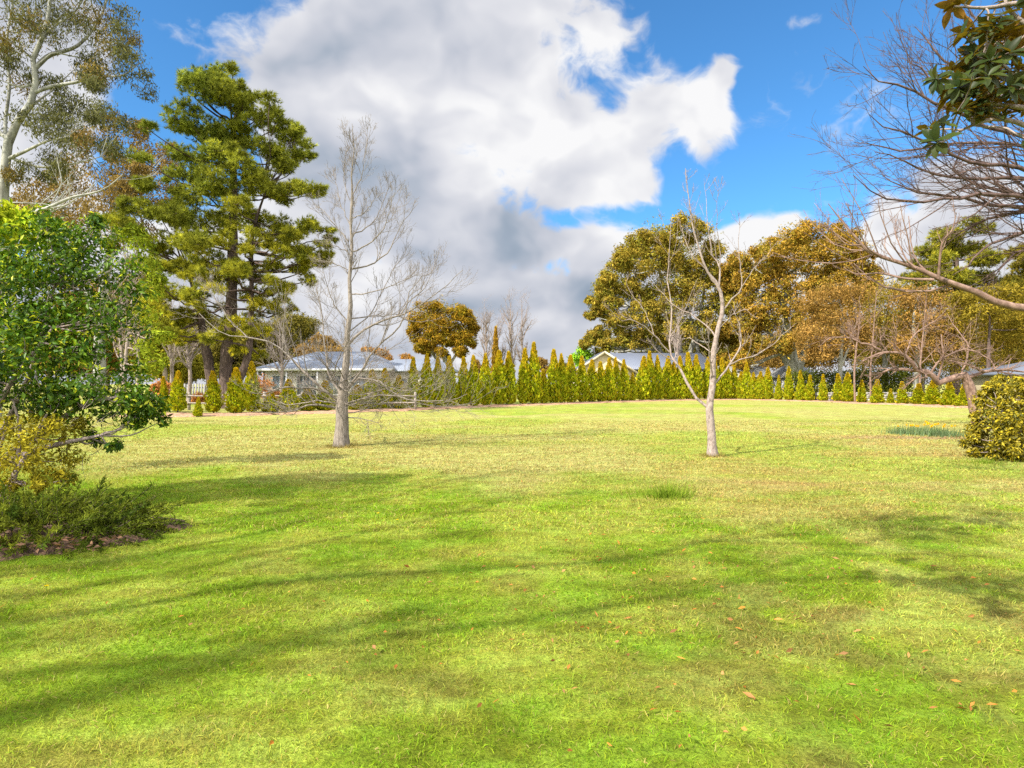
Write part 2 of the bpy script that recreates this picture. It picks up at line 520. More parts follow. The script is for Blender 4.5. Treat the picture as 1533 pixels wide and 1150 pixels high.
def lawn_col(x, y):
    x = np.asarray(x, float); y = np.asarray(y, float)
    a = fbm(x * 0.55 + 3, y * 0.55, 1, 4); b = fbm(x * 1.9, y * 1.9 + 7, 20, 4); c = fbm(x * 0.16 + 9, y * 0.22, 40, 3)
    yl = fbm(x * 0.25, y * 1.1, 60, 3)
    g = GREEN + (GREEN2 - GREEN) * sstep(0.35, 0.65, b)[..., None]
    st = sstep(0, 1, np.clip((y - 8.0 + (a - .5) * 6 + 0.20 * x) / 4.0, 0, 1)) * 0.95  # greener near side: partly turf colour, partly crown shade put into the colour
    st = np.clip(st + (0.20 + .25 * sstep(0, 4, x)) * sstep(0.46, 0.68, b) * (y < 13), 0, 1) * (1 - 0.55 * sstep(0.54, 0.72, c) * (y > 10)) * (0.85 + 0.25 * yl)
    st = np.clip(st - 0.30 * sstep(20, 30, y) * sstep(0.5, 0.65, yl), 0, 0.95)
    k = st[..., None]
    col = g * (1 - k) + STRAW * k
    # worn, tan patches on the right and thin brown ones near the viewer
    tn = sstep(0.50, 0.68, fbm(x * 0.5, y * 0.8, 80, 4)) * sstep(0.5, 4.0, x) * sstep(5.5, 8, y) * sstep(30, 14, y) * 0.55
    tn = np.maximum(tn, 0.7 * np.exp(-(((x - 4.4) / 1.6) ** 2 + ((y - 9.6) / 0.8) ** 2)) * (0.4 + b))
    col = col * (1 - tn[..., None]) + TAN * tn[..., None]
    br = sstep(0.50, 0.70, fbm(x * 2.1 + 5, y * 2.1, 90, 5)) * sstep(-.6, 2.0, x) * sstep(8.0, 4.5, y) * 0.62
    br = np.maximum(br, sstep(0.60, 0.74, fbm(x * 1.6 + 2, y * 1.6, 95, 4)) * 0.28 * (y < 6))
    col = col * (1 - br[..., None]) + BROWN * br[..., None]
    # the strip of mulch round the two bare trees and the daffodil bed
    for cx_, cy_, r_, f_ in ((-4.4, 15.6, 0.55, .6), (4.42, 13.4, 0.45, .7)):
        q = np.exp(-(((x - cx_) ** 2 + (y - cy_) ** 2) / r_ ** 2)) * f_
        col = col * (1 - q[..., None]) + TAN * q[..., None]
    q = np.exp(-(((x - 12.2) / 2.6) ** 2 + ((y - 18.2) / 0.45) ** 2) ** 2) * 0.75
    return col * (1 - q[..., None]) + np.array([0.24, 0.14, 0.085]) * q[..., None]


def lawn_z(x, y):
    n = (fbm(x * 0.5, y * 0.5, 7, 3) - 0.5) * 0.10 + (fbm(x * 2.2, y * 2.2, 11, 2) - 0.5) * 0.025
    return n * sstep(60, 25, np.asarray(y))


ys = np.concatenate([[-3000, -800, -200, -80, -40, -20, -12], np.arange(-7, 13, 0.11), 13 * 1.028 ** np.arange(0, 206)])
xp = np.concatenate([np.arange(0, 8, 0.14), 8 * 1.045 ** np.arange(0, 140)])
xs = np.concatenate([-xp[:0:-1], xp])
X, Y = np.meshgrid(xs, ys)
Z = lawn_z(X, Y)
V = np.stack([X, Y, Z], -1).reshape(-1, 3)
nx, ny = len(xs), len(ys)
i = np.arange(ny - 1)[:, None] * nx + np.arange(nx - 1)[None]
Fq = np.stack([i, i + 1, i + nx + 1, i + nx], -1).reshape(-1, 4)
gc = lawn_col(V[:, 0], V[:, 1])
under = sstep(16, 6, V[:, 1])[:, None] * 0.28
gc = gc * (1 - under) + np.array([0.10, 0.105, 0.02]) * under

m, gnt, out = nodes_of("lawn")
G = NB(gnt)
ca = gnt.nodes.new("ShaderNodeAttribute"); ca.attribute_name = "Col"
tcg = gnt.nodes.new("ShaderNodeTexCoord")
pos = tcg.outputs["Object"]
f1 = G.noise(pos, 9.0, 6, 0.7); f2 = G.noise(G.v('MULTIPLY', pos, (1.0, 1.0, 1.0)), 60.0, 4, 0.7); f3 = G.noise(G.v('MULTIPLY', pos, (0.6, 1.4, 1.0)), 2.2, 5, 0.65)
k = G.m('MULTIPLY', G.m('MULTIPLY', G.step(f1, 0.3, 0.7, 0.70, 1.30), G.step(f2, 0.3, 0.7, 0.72, 1.28)), G.step(f3, 0.3, 0.7, 0.74, 1.26))
cs = G.v('SCALE', ca.outputs["Color"]); gnt.nodes[-1].inputs["Scale"].default_value = 1
gnt.links.new(k, gnt.nodes[-1].inputs["Scale"])
tint = G.mix(G.step(f3, 0.38, 0.62), (1.06, 0.98, 0.95), (0.92, 1.04, 1.0))
mt = G.v('MULTIPLY', cs, tint)
bs = gnt.nodes.new("ShaderNodeBsdfPrincipled"); bs.inputs["Roughness"].default_value = 1.0; bs.inputs["Specular IOR Level"].default_value = 0.05
gnt.links.new(mt, bs.inputs["Base Color"])
bp = gnt.nodes.new("ShaderNodeBump"); bp.inputs["Strength"].default_value = 0.75; bp.inputs["Distance"].default_value = 0.035
gnt.links.new(G.m('ADD', f2, f1), bp.inputs["Height"]); gnt.links.new(bp.outputs[0], bs.inputs["Normal"])
gnt.links.new(bs.outputs[0], out.inputs["Surface"])
M['lawn'] = m
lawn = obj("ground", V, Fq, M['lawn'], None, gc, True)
tag(lawn, kind="structure")

# grass blades over the near lawn, thinning out with distance
rng = np.random.default_rng(77)
g = Geo()
for (y0, y1, dens_, l0, l1, w) in ((1.7, 3.6, 5200, .018, .048, .0030), (3.6, 6.5, 3100, .02, .052, .0042), (6.5, 11, 1300, .025, .06, .0070), (11, 17, 420, .03, .07, .012), (17, 27, 150, .03, .07, .02)):
    half = lambda y: 0.84 * y + 1.4
    area = (half(y0) + half(y1)) * (y1 - y0)
    n = int(area * dens_)
    yy = rng.uniform(y0, y1, int(n * 1.0)); xx = rng.uniform(-1, 1, len(yy)) * half(yy)
    keep = rng.random(len(yy)) < 0.35 + 1.1 * fbm(xx * 3.1, yy * 3.1, 33, 3)
    xx, yy = xx[keep], yy[keep]; K = len(xx)
    L = rng.uniform(l0, l1, K) * (0.65 + 0.8 * fbm(xx * 1.7, yy * 1.7, 34, 3))
    lean = rng.uniform(0.35, 1.25, K); ph = rng.uniform(0, 2 * PI, K)
    D = np.stack([np.sin(lean) * np.cos(ph), np.sin(lean) * np.sin(ph), np.cos(lean)], 1)
    S = unit(np.cross(D, rnd_unit(K, rng)))
    base = np.stack([xx, yy, lawn_z(xx, yy) - 0.004], 1)
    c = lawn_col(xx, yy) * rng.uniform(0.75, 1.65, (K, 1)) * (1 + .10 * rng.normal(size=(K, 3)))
    c = np.clip(c, 0.004, 1)
    dead = rng.random(K) < (0.07 if y1 < 10 else .14)
    c[dead] = vary(STRAW * 1.1, TAN * 1.2, dead.sum(), rng)
    W_ = (w * rng.uniform(0.7, 1.3, K))[:, None]
    D2 = unit(D + np.array([0, 0, -0.55]) + 0.25 * rng.normal(size=(K, 3)))
    mid = base + D * (L * 0.6)[:, None]
    tip = mid + D2 * (L * 0.45)[:, None]
    Vb = np.stack([base - S * W_ * .5, base + S * W_ * .5, mid + S * W_ * .42, mid - S * W_ * .42, tip], 1).reshape(-1, 3)
    b = np.arange(K)[:, None] * 5
    n0 = g.n
    g.add(Vb, b + np.array([[0, 1, 2, 3]]), np.repeat(c, 5, 0))
    g.more(b + np.array([[3, 2, 4]]), n0)
for cx_, cy_, r_ in ((-4.4, 15.7, .22), (4.43, 13.5, .14)):      # longer grass left standing round the two trunks
    K = 420; a = rng.uniform(0, 2 * PI, K); q = r_ * (1 + .9 * rng.random(K) ** 2)
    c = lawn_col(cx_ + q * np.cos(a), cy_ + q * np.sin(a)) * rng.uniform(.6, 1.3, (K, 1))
    g.blades(np.stack([cx_ + q * np.cos(a), cy_ + q * np.sin(a), np.full(K, -.02)], 1), unit(np.stack([np.cos(a) * .5, np.sin(a) * .5, np.ones(K)], 1) + .35 * rng.normal(size=(K, 3))), rnd_unit(K, rng), rng.uniform(.06, .17, K), .010, c)
tag(g.build("grass", M['grass']), "short mown grass blades over the near lawn", "grass", kind="stuff")

# fallen leaves and bits of bark, thickest at the lower right
g = Geo()
n = 330
xx = np.concatenate([rng.normal(1.7, 1.5, n), rng.uniform(-4, 7, 90)]); yy = np.concatenate([rng.gamma(3.0, 0.75, n) + 2.3, rng.uniform(3, 12, 90)])
K = len(xx); ph = rng.uniform(0, 2 * PI, K)
D = np.stack([np.cos(ph), np.sin(ph), rng.normal(0, .25, K)], 1)
Nn = unit(np.array([0, 0, 1.0]) + 0.5 * rng.normal(size=(K, 3)))
g.leaves(np.stack([xx, yy, lawn_z(xx, yy) + rng.uniform(0.018, 0.04, K)], 1), D, Nn, rng.uniform(.02, .07, K), rng.uniform(.009, .024, K), vary((.46, .17, .03), (.30, .16, .07), K, rng, .3), fold=0.35, droop=-0.1)
tag(g.build("fallen_leaves", M['leaf']), "scattered dry brown fallen leaves lying on the lawn", "leaves", kind="stuff")

VG = 1.5
# ------------------------------------------------------------------ bare trees traced limb by limb
def limb_mesh(g, P, R, lv1, lv2, lv3, rng, sides=6, up=(.16, .14, .08), ang=((.5, 1.0), (.4, .9), (.4, .9)), wander=.10, rm=(.006, .004, .0028), l1=(.22, .5), l2=(.3, .65), l3=(.35, .7), tr=(.2, .98)):
    g.tubes(P, R, sides, rough=.04)
    A, a = P[None], R[None]
    out = [(A, a)]
    if lv1:
        B1, b1 = spawn(A, a, lv1, tr=tr, ang=ang[0], ln=l1, N=6, wander=wander, up=up[0], rf=.48, rmin=rm[0], rng=rng)
        g.tubes(B1, b1, 4); out.append((B1, b1))
        if lv2:
            B2, b2 = spawn(B1, b1, lv2, tr=(.2, 1), ang=ang[1], ln=l2, N=5, wander=wander * 1.1, up=up[1], rf=.6, rmin=rm[1], rng=rng)
            g.tubes(B2, b2, 3); out.append((B2, b2))
            if lv3:
                B3, b3 = spawn(B2, b2, lv3, tr=(.15, 1), ang=ang[2], ln=l3, N=4, wander=wander * 1.2, up=up[2], rf=.65, rmin=rm[2], rng=rng)
                g.tubes(B3, b3, 3); out.append((B3, b3))
    return out


def bare_tree(name, label, cat, base, trunk, limbs, Y0, mat, rng, lv=(8, 4, 3), group=None, flare=True, thin=1.0, skirt=0, **kw):
    """trunk: (pixels, radii in m); limbs: list of (pixels, r0, r1, depth slope[, (lv1,lv2,lv3)])"""
    t = thing(name, label, cat, base, group)
    g = Geo()
    for px, rad in trunk:
        P, R = smooth_path(trace(px, Y0), rad, 26)
        g.tubes(P, R, 12, rough=.035, rng=rng)
    g.build('trunk', mat, t, True)
    for lb in limbs:
        px, r0, r1, sl = lb[:4]
        n = lb[4] if len(lb) > 4 else lv
        kq = dict(kw, **(lb[5] if len(lb) > 5 else {}))
        pts = trace(px, Y0, sl)
        P, R = smooth_path(pts, np.linspace(r0, r1, len(pts)) * thin, 14)
        P[1:] += rng.normal(size=P[1:].shape) * .012
        g = Geo(); limb_mesh(g, P, R, *n, rng, **kq)
        g.build('branch', mat, t, True)
    if skirt:                                   # short low limbs all round the foot of the crown
        P, R = smooth_path(trace(trunk[0][0], Y0), trunk[0][1], 40)
        Q, q = spawn(P[None], R[None] * 0 + .016, skirt, tr=(.10, .22), ang=(1.1, 1.75), ln=(.9, 2.3), absl=True, N=14, wander=.10, up=.03, rf=1, rmin=.008, rng=rng, taper=.3)
        for a, b in zip(Q, q):
            g = Geo(); limb_mesh(g, a, b, 8, 5, 3, rng, sides=5, rm=(.005, .0035, .0026), l1=(.25, .5), l2=(.35, .75), l3=(.4, .85), up=(.1, .1, .06)); g.build('branch', mat, t, True)
    return t


rng = np.random.default_rng(11)
Y0 = 15.7
trunk = [([(511, 671), (511, 660), (512, 636), (512, 611), (515, 572), (519, 535), (520, 500), (525, 460), (523, 420), (527, 375), (525, 330), (528, 295), (526, 262), (530, 225), (527, 185)],
          [.235, .195, .172, .16, .10, .083, .070, .058, .048, .040, .032, .026, .019, .012, .005])]
L = [
    ([(510, 604), (485, 585), (460, 562), (430, 531), (405, 513), (370, 505), (335, 500), (298, 470)], .06, .012, .25, (11, 5, 3)),
    ([(370, 505), (345, 480), (325, 450), (305, 425)], .02, .006, .3),
    ([(508, 600), (475, 582), (445, 581), (418, 580), (395, 590), (372, 588)], .04, .010, -.5, (11, 5, 3)),
    ([(507, 612), (470, 606), (440, 615), (410, 618), (383, 616)], .05, .012, -.35, (11, 5, 3)),
    ([(509, 606), (480, 600), (455, 603), (430, 606), (405, 598)], .035, .008, .6, (10, 5, 3)),
    ([(512, 596), (494, 562), (487, 520), (481, 470), (474, 425)], .05, .010, .4),
    ([(519, 480), (502, 459), (491, 430), (481, 396)], .028, .007, -.2),
    ([(514, 590), (540, 556), (560, 525), (590, 498), (607, 473), (612, 440), (634, 410)], .05, .010, -.15),
    ([(521, 517), (546, 492), (574, 479), (604, 470), (630, 456), (656, 438), (692, 404)], .055, .010, .1, (12, 5, 3)),
    ([(600, 470), (612, 452), (634, 433), (648, 405), (657, 375)], .026, .006, .2),
    ([(526, 403), (554, 397), (575, 383), (590, 362), (602, 335), (626, 304)], .036, .007, .2),
    ([(526, 377), (551, 366), (572, 346), (582, 320), (590, 288)], .030, .006, -.3),
    ([(525, 352), (545, 343), (563, 326), (574, 302), (586, 276)], .028, .006, .35),
    ([(526, 327), (542, 321), (557, 304), (566, 284)], .022, .006, -.3),
    ([(522, 362), (505, 342), (487, 319), (470, 305)], .026, .006, .2),
    ([(522, 378), (500, 368), (478, 362)], .020, .006, -.3),
    ([(524, 337), (508, 300), (501, 245)], .022, .006, .2),
    ([(520, 404), (499, 394), (470, 388)], .022, .006, .3),
    ([(525, 298), (539, 270), (546, 235), (556, 190)], .020, .005, -.1),
    ([(524, 300), (515, 270), (518, 225)], .018, .005, .1),
    ([(525, 441), (548, 439), (580, 430), (605, 420), (628, 409)], .028, .006, -.3),
    ([(524, 477), (553, 474), (580, 472), (603, 470)], .028, .010, .5),
    ([(519, 500), (551, 474), (572, 436), (590, 401), (609, 378)], .026, .006, .4),
    ([(516, 592), (536, 567), (563, 570), (590, 590), (615, 599), (656, 609), (712, 604)], .040, .008, -.15, (12, 5, 3)),
    ([(515, 606), (550, 595), (585, 592), (625, 601), (672, 598), (700, 590)], .032, .008, -.5, (11, 5, 3)),
    ([(514, 608), (545, 603), (575, 606), (610, 606)], .028, .007, .7, (9, 5, 3)),
    ([(512, 590), (500, 560), (515, 520), (535, 490)], .032, .008, -.9),
    ([(513, 580), (528, 548), (522, 510), (510, 470)], .032, .008, 1.0),
    ([(525, 460), (523, 420), (527, 375), (525, 330), (528, 295), (526, 262), (530, 225), (527, 187)], .05, .005, 0, (34, 5, 3), dict(l1=(.10, .26), tr=(.1, .93))),
]
base_left_tree = ((511 - CX) / F * Y0, Y0, 0)
bare_tree("bare_tree", "taller grey bare tree with many fine low spreading branches on the left of the lawn", "tree", base_left_tree, trunk, L, Y0, M['bark_grey'], rng, lv=(10, 6, 3), thin=.66, skirt=16, rm=(.005, .0035, .0026), l2=(.35, .75), l3=(.4, .85))

rng = np.random.default_rng(12)
Y0 = 13.5
trunk = [([(1067, 684), (1066, 676), (1065, 644), (1062, 611), (1067, 574), (1068, 531), (1075, 492), (1082, 462), (1076, 429), (1058, 405), (1046, 370), (1036, 333), (1026, 252)],
          [.14, .102, .090, .082, .066, .058, .051, .045, .037, .026, .019, .013, .005])]
L = [
    ([(1062, 612), (1045, 600), (1029, 574), (1012, 541), (1002, 526), (1004, 485), (1004, 452), (998, 419), (1002, 386), (1004, 333)], .062, .006, .25, (9, 4, 3)),
    ([(1002, 527), (979, 502), (955, 482), (930, 478), (912, 462)], .030, .005, -.3),
    ([(979, 502), (968, 470), (945, 440), (938, 420)], .016, .005, .2),
    ([(1076, 429), (1077, 402), (1065, 376), (1060, 340), (1054, 268)], .036, .005, .2),
    ([(1077, 402), (1079, 379), (1073, 340), (1076, 268)], .022, .005, -.3),
    ([(1082, 465), (1095, 449), (1111, 429), (1108, 396), (1105, 363), (1109, 325)], .032, .005, -.1),
    ([(1111, 429), (1130, 400), (1150, 380), (1165, 362)], .014, .004, .3),
    ([(1071, 505), (1055, 485), (1035, 472), (1012, 459), (989, 436), (972, 420)], .030, .005, .4),
    ([(1066, 574), (1062, 530), (1060, 505), (1064, 480)], .030, .005, -.6),
    ([(1065, 580), (1091, 548), (1108, 522), (1111, 502), (1105, 479), (1092, 455)], .042, .007, .1),
    ([(1092, 546), (1110, 538), (1131, 531), (1154, 518), (1174, 500), (1192, 482)], .028, .005, -.2),
    ([(1068, 531), (1040, 510), (1020, 508), (1005, 515)], .020, .005, .8),
    ([(1058, 405), (1040, 385), (1025, 360), (1018, 330)], .016, .004, .5),
    ([(1075, 492), (1100, 470), (1122, 462), (1140, 448)], .016, .004, -.6),
    ([(1076, 429), (1058, 405), (1046, 370), (1036, 333), (1026, 254)], .034, .005, 0, (20, 4, 2), dict(l1=(.10, .25), tr=(.15, .95))),
]
bare_tree("bare_tree", "smaller slender bare tree with a low forked trunk on the right half of the lawn", "tree", ((1067 - CX) / F * Y0, Y0, 0), trunk, L, Y0, M['bark_tan'], rng, lv=(7, 3, 2), thin=.62, rm=(.0045, .003, .0022), l1=(.15, .36), l2=(.3, .6))

# crooked old fruit tree by the right-hand bush
rng = np.random.default_rng(13)
Y0 = 24.0
trunk = [([(1467, 642), (1462, 626), (1457, 598), (1450, 576), (1442, 559)], [.27, .215, .19, .18, .14])]
L = [
    ([(1444, 562), (1423, 567), (1409, 574), (1399, 568), (1394, 559), (1372, 553), (1366, 543), (1355, 532), (1336, 527), (1316, 530), (1290, 541)], .145, .03, -.05, (14, 5, 3)),
    ([(1394, 559), (1400, 548), (1414, 535), (1443, 523), (1467, 528)], .05, .02, -.3),
    ([(1373, 555), (1336, 553), (1316, 562), (1300, 575)], .065, .016, .3),
    ([(1318, 524), (1300, 515), (1290, 514), (1272, 506), (1243, 506), (1225, 520)], .05, .014, .1, (12, 5, 3)),
    ([(1330, 528), (1318, 512), (1322, 502), (1340, 505)], .025, .01, -.1),
    ([(1444, 566), (1467, 559), (1491, 554), (1512, 555), (1540, 557)], .08, .03, .1),
    ([(1474, 557), (1455, 549), (1440, 544), (1420, 540)], .05, .02, -.4),
    ([(1490, 554), (1484, 540), (1468, 530), (1450, 520)], .035, .012, .2),
    ([(1272, 506), (1280, 490), (1290, 470)], .018, .006, .3),
    ([(1355, 532), (1370, 500), (1400, 480), (1415, 465)], .03, .008, .5, (12, 5, 3)),
    ([(1440, 560), (1450, 520), (1430, 490), (1418, 470)], .035, .008, .9, (12, 5, 3)),
]
bare_tree("fruit_tree", "crooked old bare fruit tree with arching pinkish limbs beside the rounded bush", "tree", ((1467 - CX) / F * Y0, Y0, 0), trunk, L, Y0, M['bark_rose'], rng, lv=(11, 5, 3), up=(.05, .05, .03), wander=.2)

# bare limb that reaches in from the right
rng = np.random.default_rng(14)
Y0 = 9.0
X1 = (1640 - CX) / F * Y0
t = thing("bare_tree", "bare tree at the right edge reaching in with one long grey leafless limb", "tree", (X1, Y0, 0))
g = Geo(); P, R = smooth_path([(X1, Y0, -.05), (X1 + .05, Y0, 1.2), (X1 - .02, Y0, 2.6), (X1 + .15, Y0 + .1, 4.6), (X1 + .5, Y0 + .3, 7)], [.24, .17, .15, .11, .06], 20)
g.tubes(P, R, 12, rough=.03); g.build('trunk', M['bark_grey'], t, True)
for px, r0, r1, sl, n in [
    ([(1640, 470), (1560, 464), (1533, 461), (1497, 455), (1472, 442), (1447, 432), (1405, 417), (1368, 400), (1318, 384), (1288, 367), (1274, 346), (1255, 325), (1240, 305)], .070, .005, .05, (11, 3, 2)),
    ([(1405, 417), (1406, 400), (1411, 363), (1425, 345), (1432, 318)], .024, .005, -.3, (9, 4, 2)),
    ([(1398, 419), (1355, 417), (1318, 409), (1284, 411), (1262, 400)], .022, .004, .3, (9, 4, 2)),
    ([(1318, 384), (1298, 370), (1284, 340), (1270, 310)], .014, .004, -.3, (8, 4, 2)),
    ([(1340, 392), (1325, 370), (1328, 350)], .010, .003, .2, (5, 3, 2)),
    ([(1372, 402), (1355, 385), (1340, 345), (1345, 320)], .014, .004, .5, (7, 3, 2)),
    ([(1288, 367), (1268, 366), (1250, 350), (1230, 335)], .012, .003, .1, (7, 4, 2)),
]:
    pts = trace(px, Y0, sl)
    P, R = smooth_path(pts, np.linspace(r0, r1, len(pts)), 16)
    g = Geo(); limb_mesh(g, P, R, *n, rng, up=(.22, .14, .08), rm=(.0045, .003, .002)); g.build('branch', M['bark_rose'], t, True)

# fine-twigged tree behind it
rng = np.random.default_rng(15)
Y0 = 14.0
X1 = (1665 - CX) / F * Y0
t = thing("bare_tree", "large bare tree at the upper right edge with a haze of fine reddish twigs", "tree", (X1, Y0, 0))
g = Geo(); P, R = smooth_path([(X1, Y0, -.05), (X1, Y0, 2), (X1 + .1, Y0, 4.5), (X1 - .1, Y0 + .2, 8), (X1, Y0, 12.5)], [.34, .24, .2, .14, .05], 20)
g.tubes(P, R, 12, rough=.03); g.build('trunk', M['bark_dark'], t, True)
limbs = [
    [(1660, 335), (1533, 311), (1480, 307), (1439, 296), (1380, 288), (1326, 275), (1280, 259)],
    [(1660, 330), (1533, 252), (1472, 246), (1430, 235), (1370, 205), (1320, 195), (1262, 170)],
    [(1660, 350), (1533, 292), (1489, 284), (1451, 271), (1426, 254), (1422, 230), (1395, 190)],
    [(1660, 300), (1560, 215), (1480, 190), (1420, 165), (1350, 130), (1300, 125), (1255, 100)],
    [(1660, 260), (1560, 160), (1480, 120), (1420, 95), (1370, 60), (1330, 40)],
    [(1660, 230), (1570, 110), (1500, 60), (1440, 20), (1400, -20)],
    [(1660, 380), (1560, 320), (1500, 322), (1460, 335), (1420, 350), (1380, 345)],
    [(1660, 400), (1570, 350), (1520, 350), (1480, 368), (1450, 395), (1430, 410)],
    [(1660, 310), (1550, 270), (1470, 268), (1400, 262), (1330, 235), (1270, 228)],
    [(1660, 280), (1560, 230), (1500, 215), (1430, 215), (1360, 225), (1290, 215), (1240, 215)],
    [(1660, 240), (1560, 150), (1500, 140), (1420, 135), (1360, 100), (1320, 90)],
    [(1660, 350), (1560, 300), (1480, 290), (1420, 300), (1350, 300), (1290, 290), (1240, 262)],
    [(1660, 420), (1580, 370), (1530, 375), (1500, 395), (1480, 420)],
    [(1660, 200), (1580, 60), (1520, 0), (1480, -60)],
    [(1660, 300), (1700, 200), (1750, 120), (1800, 20)],
    [(1660, 350), (1720, 280), (1790, 220)],
]
for k, px in enumerate(limbs):
    px = px[:-2] + [(px[-2][0] + 16, px[-2][1]), (px[-1][0] + 38, px[-1][1])] if px[-1][0] < 1420 else px
    pts = trace(px, Y0, rng.uniform(-.35, .35))
    P, R = smooth_path(pts, np.linspace(.055, .006, len(pts)), 16)
    P[2:] += rng.normal(size=P[2:].shape) * .02
    g = Geo(); limb_mesh(g, P, R, 16, 5, 3, rng, up=(.03, .03, .02), ang=((.3, .75), (.3, .7), (.3, .7)), wander=.09, rm=(.007, .0045, .0032), l1=(.2, .42), l2=(.35, .7), l3=(.35, .7), tr=(.15, .98))
    g.build('branch', M['twig'], t, True)

# bare tree behind the viewer: its limbs throw the long shadows across the near lawn
rng = np.random.default_rng(16)
Ls = -sun_dir


def over(gx, gy, h):
    """the point h metres up that shades the lawn at (gx, gy)"""
    k = h / -Ls[2]
    return np.array([gx - Ls[0] * k, gy - Ls[1] * k, h])


TX, TY = -15.2, -6.6
t = thing("bare_tree", "bare tree standing behind the viewer whose limbs shade the near lawn", "tree", (TX, TY, 0))
g = Geo(); P, R = smooth_path([(TX, TY, -.1), (TX, TY, 2), (TX + .1, TY, 5), (TX + .2, TY + .1, 9), (TX + .3, TY + .2, 15)], [.5, .38, .32, .26, .08], 16)
g.tubes(P, R, 12, rough=.03); g.build('trunk', M['bark_grey'], t, True)
for gp, h0, h1, r0, r1, n in [
    ([(-7.5, 2.9), (-3.6, 3.9), (-1.75, 4.95), (.5, 5.35), (2.1, 6.2), (3.6, 6.6)], 9.5, 10.8, .09, .03, (15, 6, 3)),
    ([(-7.2, 3.4), (-4.6, 4.9), (-2.8, 6.3), (-1.9, 8.2), (-.9, 10.3), (.6, 11.2)], 10.2, 12.2, .08, .02, (17, 7, 3)),
    ([(-6.8, 3.0), (-4.2, 4.3), (-2.0, 5.9), (-.2, 8.2), (1.6, 9.3)], 10.8, 12.0, .075, .02, (15, 6, 3)),
    ([(-7.0, 2.4), (-3.0, 3.3), (-.5, 3.9), (1.4, 4.7), (2.9, 5.7), (4.6, 5.65)], 9.0, 9.6, .06, .02, (13, 5, 3)),
    ([(-8.0, 4.2), (-6.0, 6.5), (-4.9, 8.4), (-3.0, 10.0)], 10.6, 12.6, .065, .02, (15, 7, 3)),
    ([(-7.4, 3.8), (-5.0, 5.6), (-3.0, 7.6), (-1.6, 9.8), (-.2, 10.4)], 11.5, 13.0, .07, .02, (17, 8, 3)),
    ([(2.0, 4.98), (3.1, 5.0), (4.0, 4.85), (4.7, 4.6)], 9.3, 9.2, .03, .012, (18, 9, 4)),
    ([(2.1, 6.2), (3.4, 6.1), (4.8, 7.2), (6.2, 7.4)], 10.6, 10.2, .03, .012, (18, 9, 4)),
]:
    hs = np.linspace(h0, h1, len(gp))
    pts = [over(x, y, h) for (x, y), h in zip(gp, hs)]
    if gp[0][0] < 0: pts = [np.array([TX + .1, TY + .1, h0 - 2.0])] + pts
    P, R = smooth_path(pts, np.linspace(r0 * 1.1, r1, len(pts)), 20)
    g = Geo(); limb_mesh(g, P, R, *n, rng, up=(.05, .04, .02), rm=(.014, .008, .005), l1=(.08, .20), tr=(.35, .98)); g.build('branch', M['bark_grey'], t, True)

# ------------------------------------------------------------------ foliage helpers
def clump(g, c, r, K, Lf, Wf, c1, c2, rng, rz=.75, shell=.45, up=.35, droop=None, j=.2, gap=0.0):
    """leaves through an uneven ball round c"""
    d = rnd_unit(K, rng)
    q = shell + (1 - shell) * rng.random(K) ** .6
    lump = 1 + .28 * np.sin(d[:, 0] * 4.1 + c[0] * 3) * np.sin(d[:, 1] * 3.7 + c[1]) + .18 * np.sin(d[:, 2] * 6 + c[2] * 5)
    P = c + d * np.array([r, r, r * rz]) * (q * lump)[:, None]
    out = unit(d + np.array([0, 0, up]) + .7 * rng.normal(size=(K, 3)))
    ax = unit(np.cross(out, rnd_unit(K, rng)))
    if droop is not None:
        ax = unit(ax + np.array([0, 0, -droop]))
    s = rng.uniform(.55, 1.35, K)
    g.leaves(P, ax, out, Lf * s, Wf * s, vary(c1, c2, K, rng, j))


def tufts(g, c, r, K, n, L, W, c1, c2, rng, rz=.35, upb=.55):
    """needle tufts through a flat pad round c"""
    d = rnd_unit(K, rng); q = rng.random(K) ** .45
    P = c + d * np.array([r, r, r * rz]) * q[:, None] + np.array([0, 0, 1.0]) * (.10 * r * rng.normal(size=(K, 1)))
    ax0 = unit(d * np.array([1, 1, .4]) + np.array([0, 0, upb]) + .35 * rng.normal(size=(K, 3)))
    P = np.repeat(P, n, 0); ax = unit(np.repeat(ax0, n, 0) + .62 * rng.normal(size=(K * n, 3)))
    cc = np.repeat(vary(c1, c2, K, rng, .16), n, 0)
    g.blades(P, ax, rnd_unit(K * n, rng), L * rng.uniform(.7, 1.2, K * n), W, cc)


def limb_net(g, forks, cents, rng, r0=.12, r1=.03, sides=5, sag=.12):
    """one limb from the nearest fork to every clump centre"""
    forks = np.asarray(forks, float)
    for c in cents:
        c = np.asarray(c, float)
        d = np.linalg.norm(forks[:, :3] - c, axis=1) + 1.2 * np.maximum(0, forks[:, 2] - c[2])
        f = forks[np.argmin(d)]
        P, R = curve_to(f[:3], c, min(r0, f[3] * .7) if len(f) > 3 else r0, r1, sag, 8, rng)
        g.tubes(P, R, sides)


def A3(*a):
    return np.array(a)


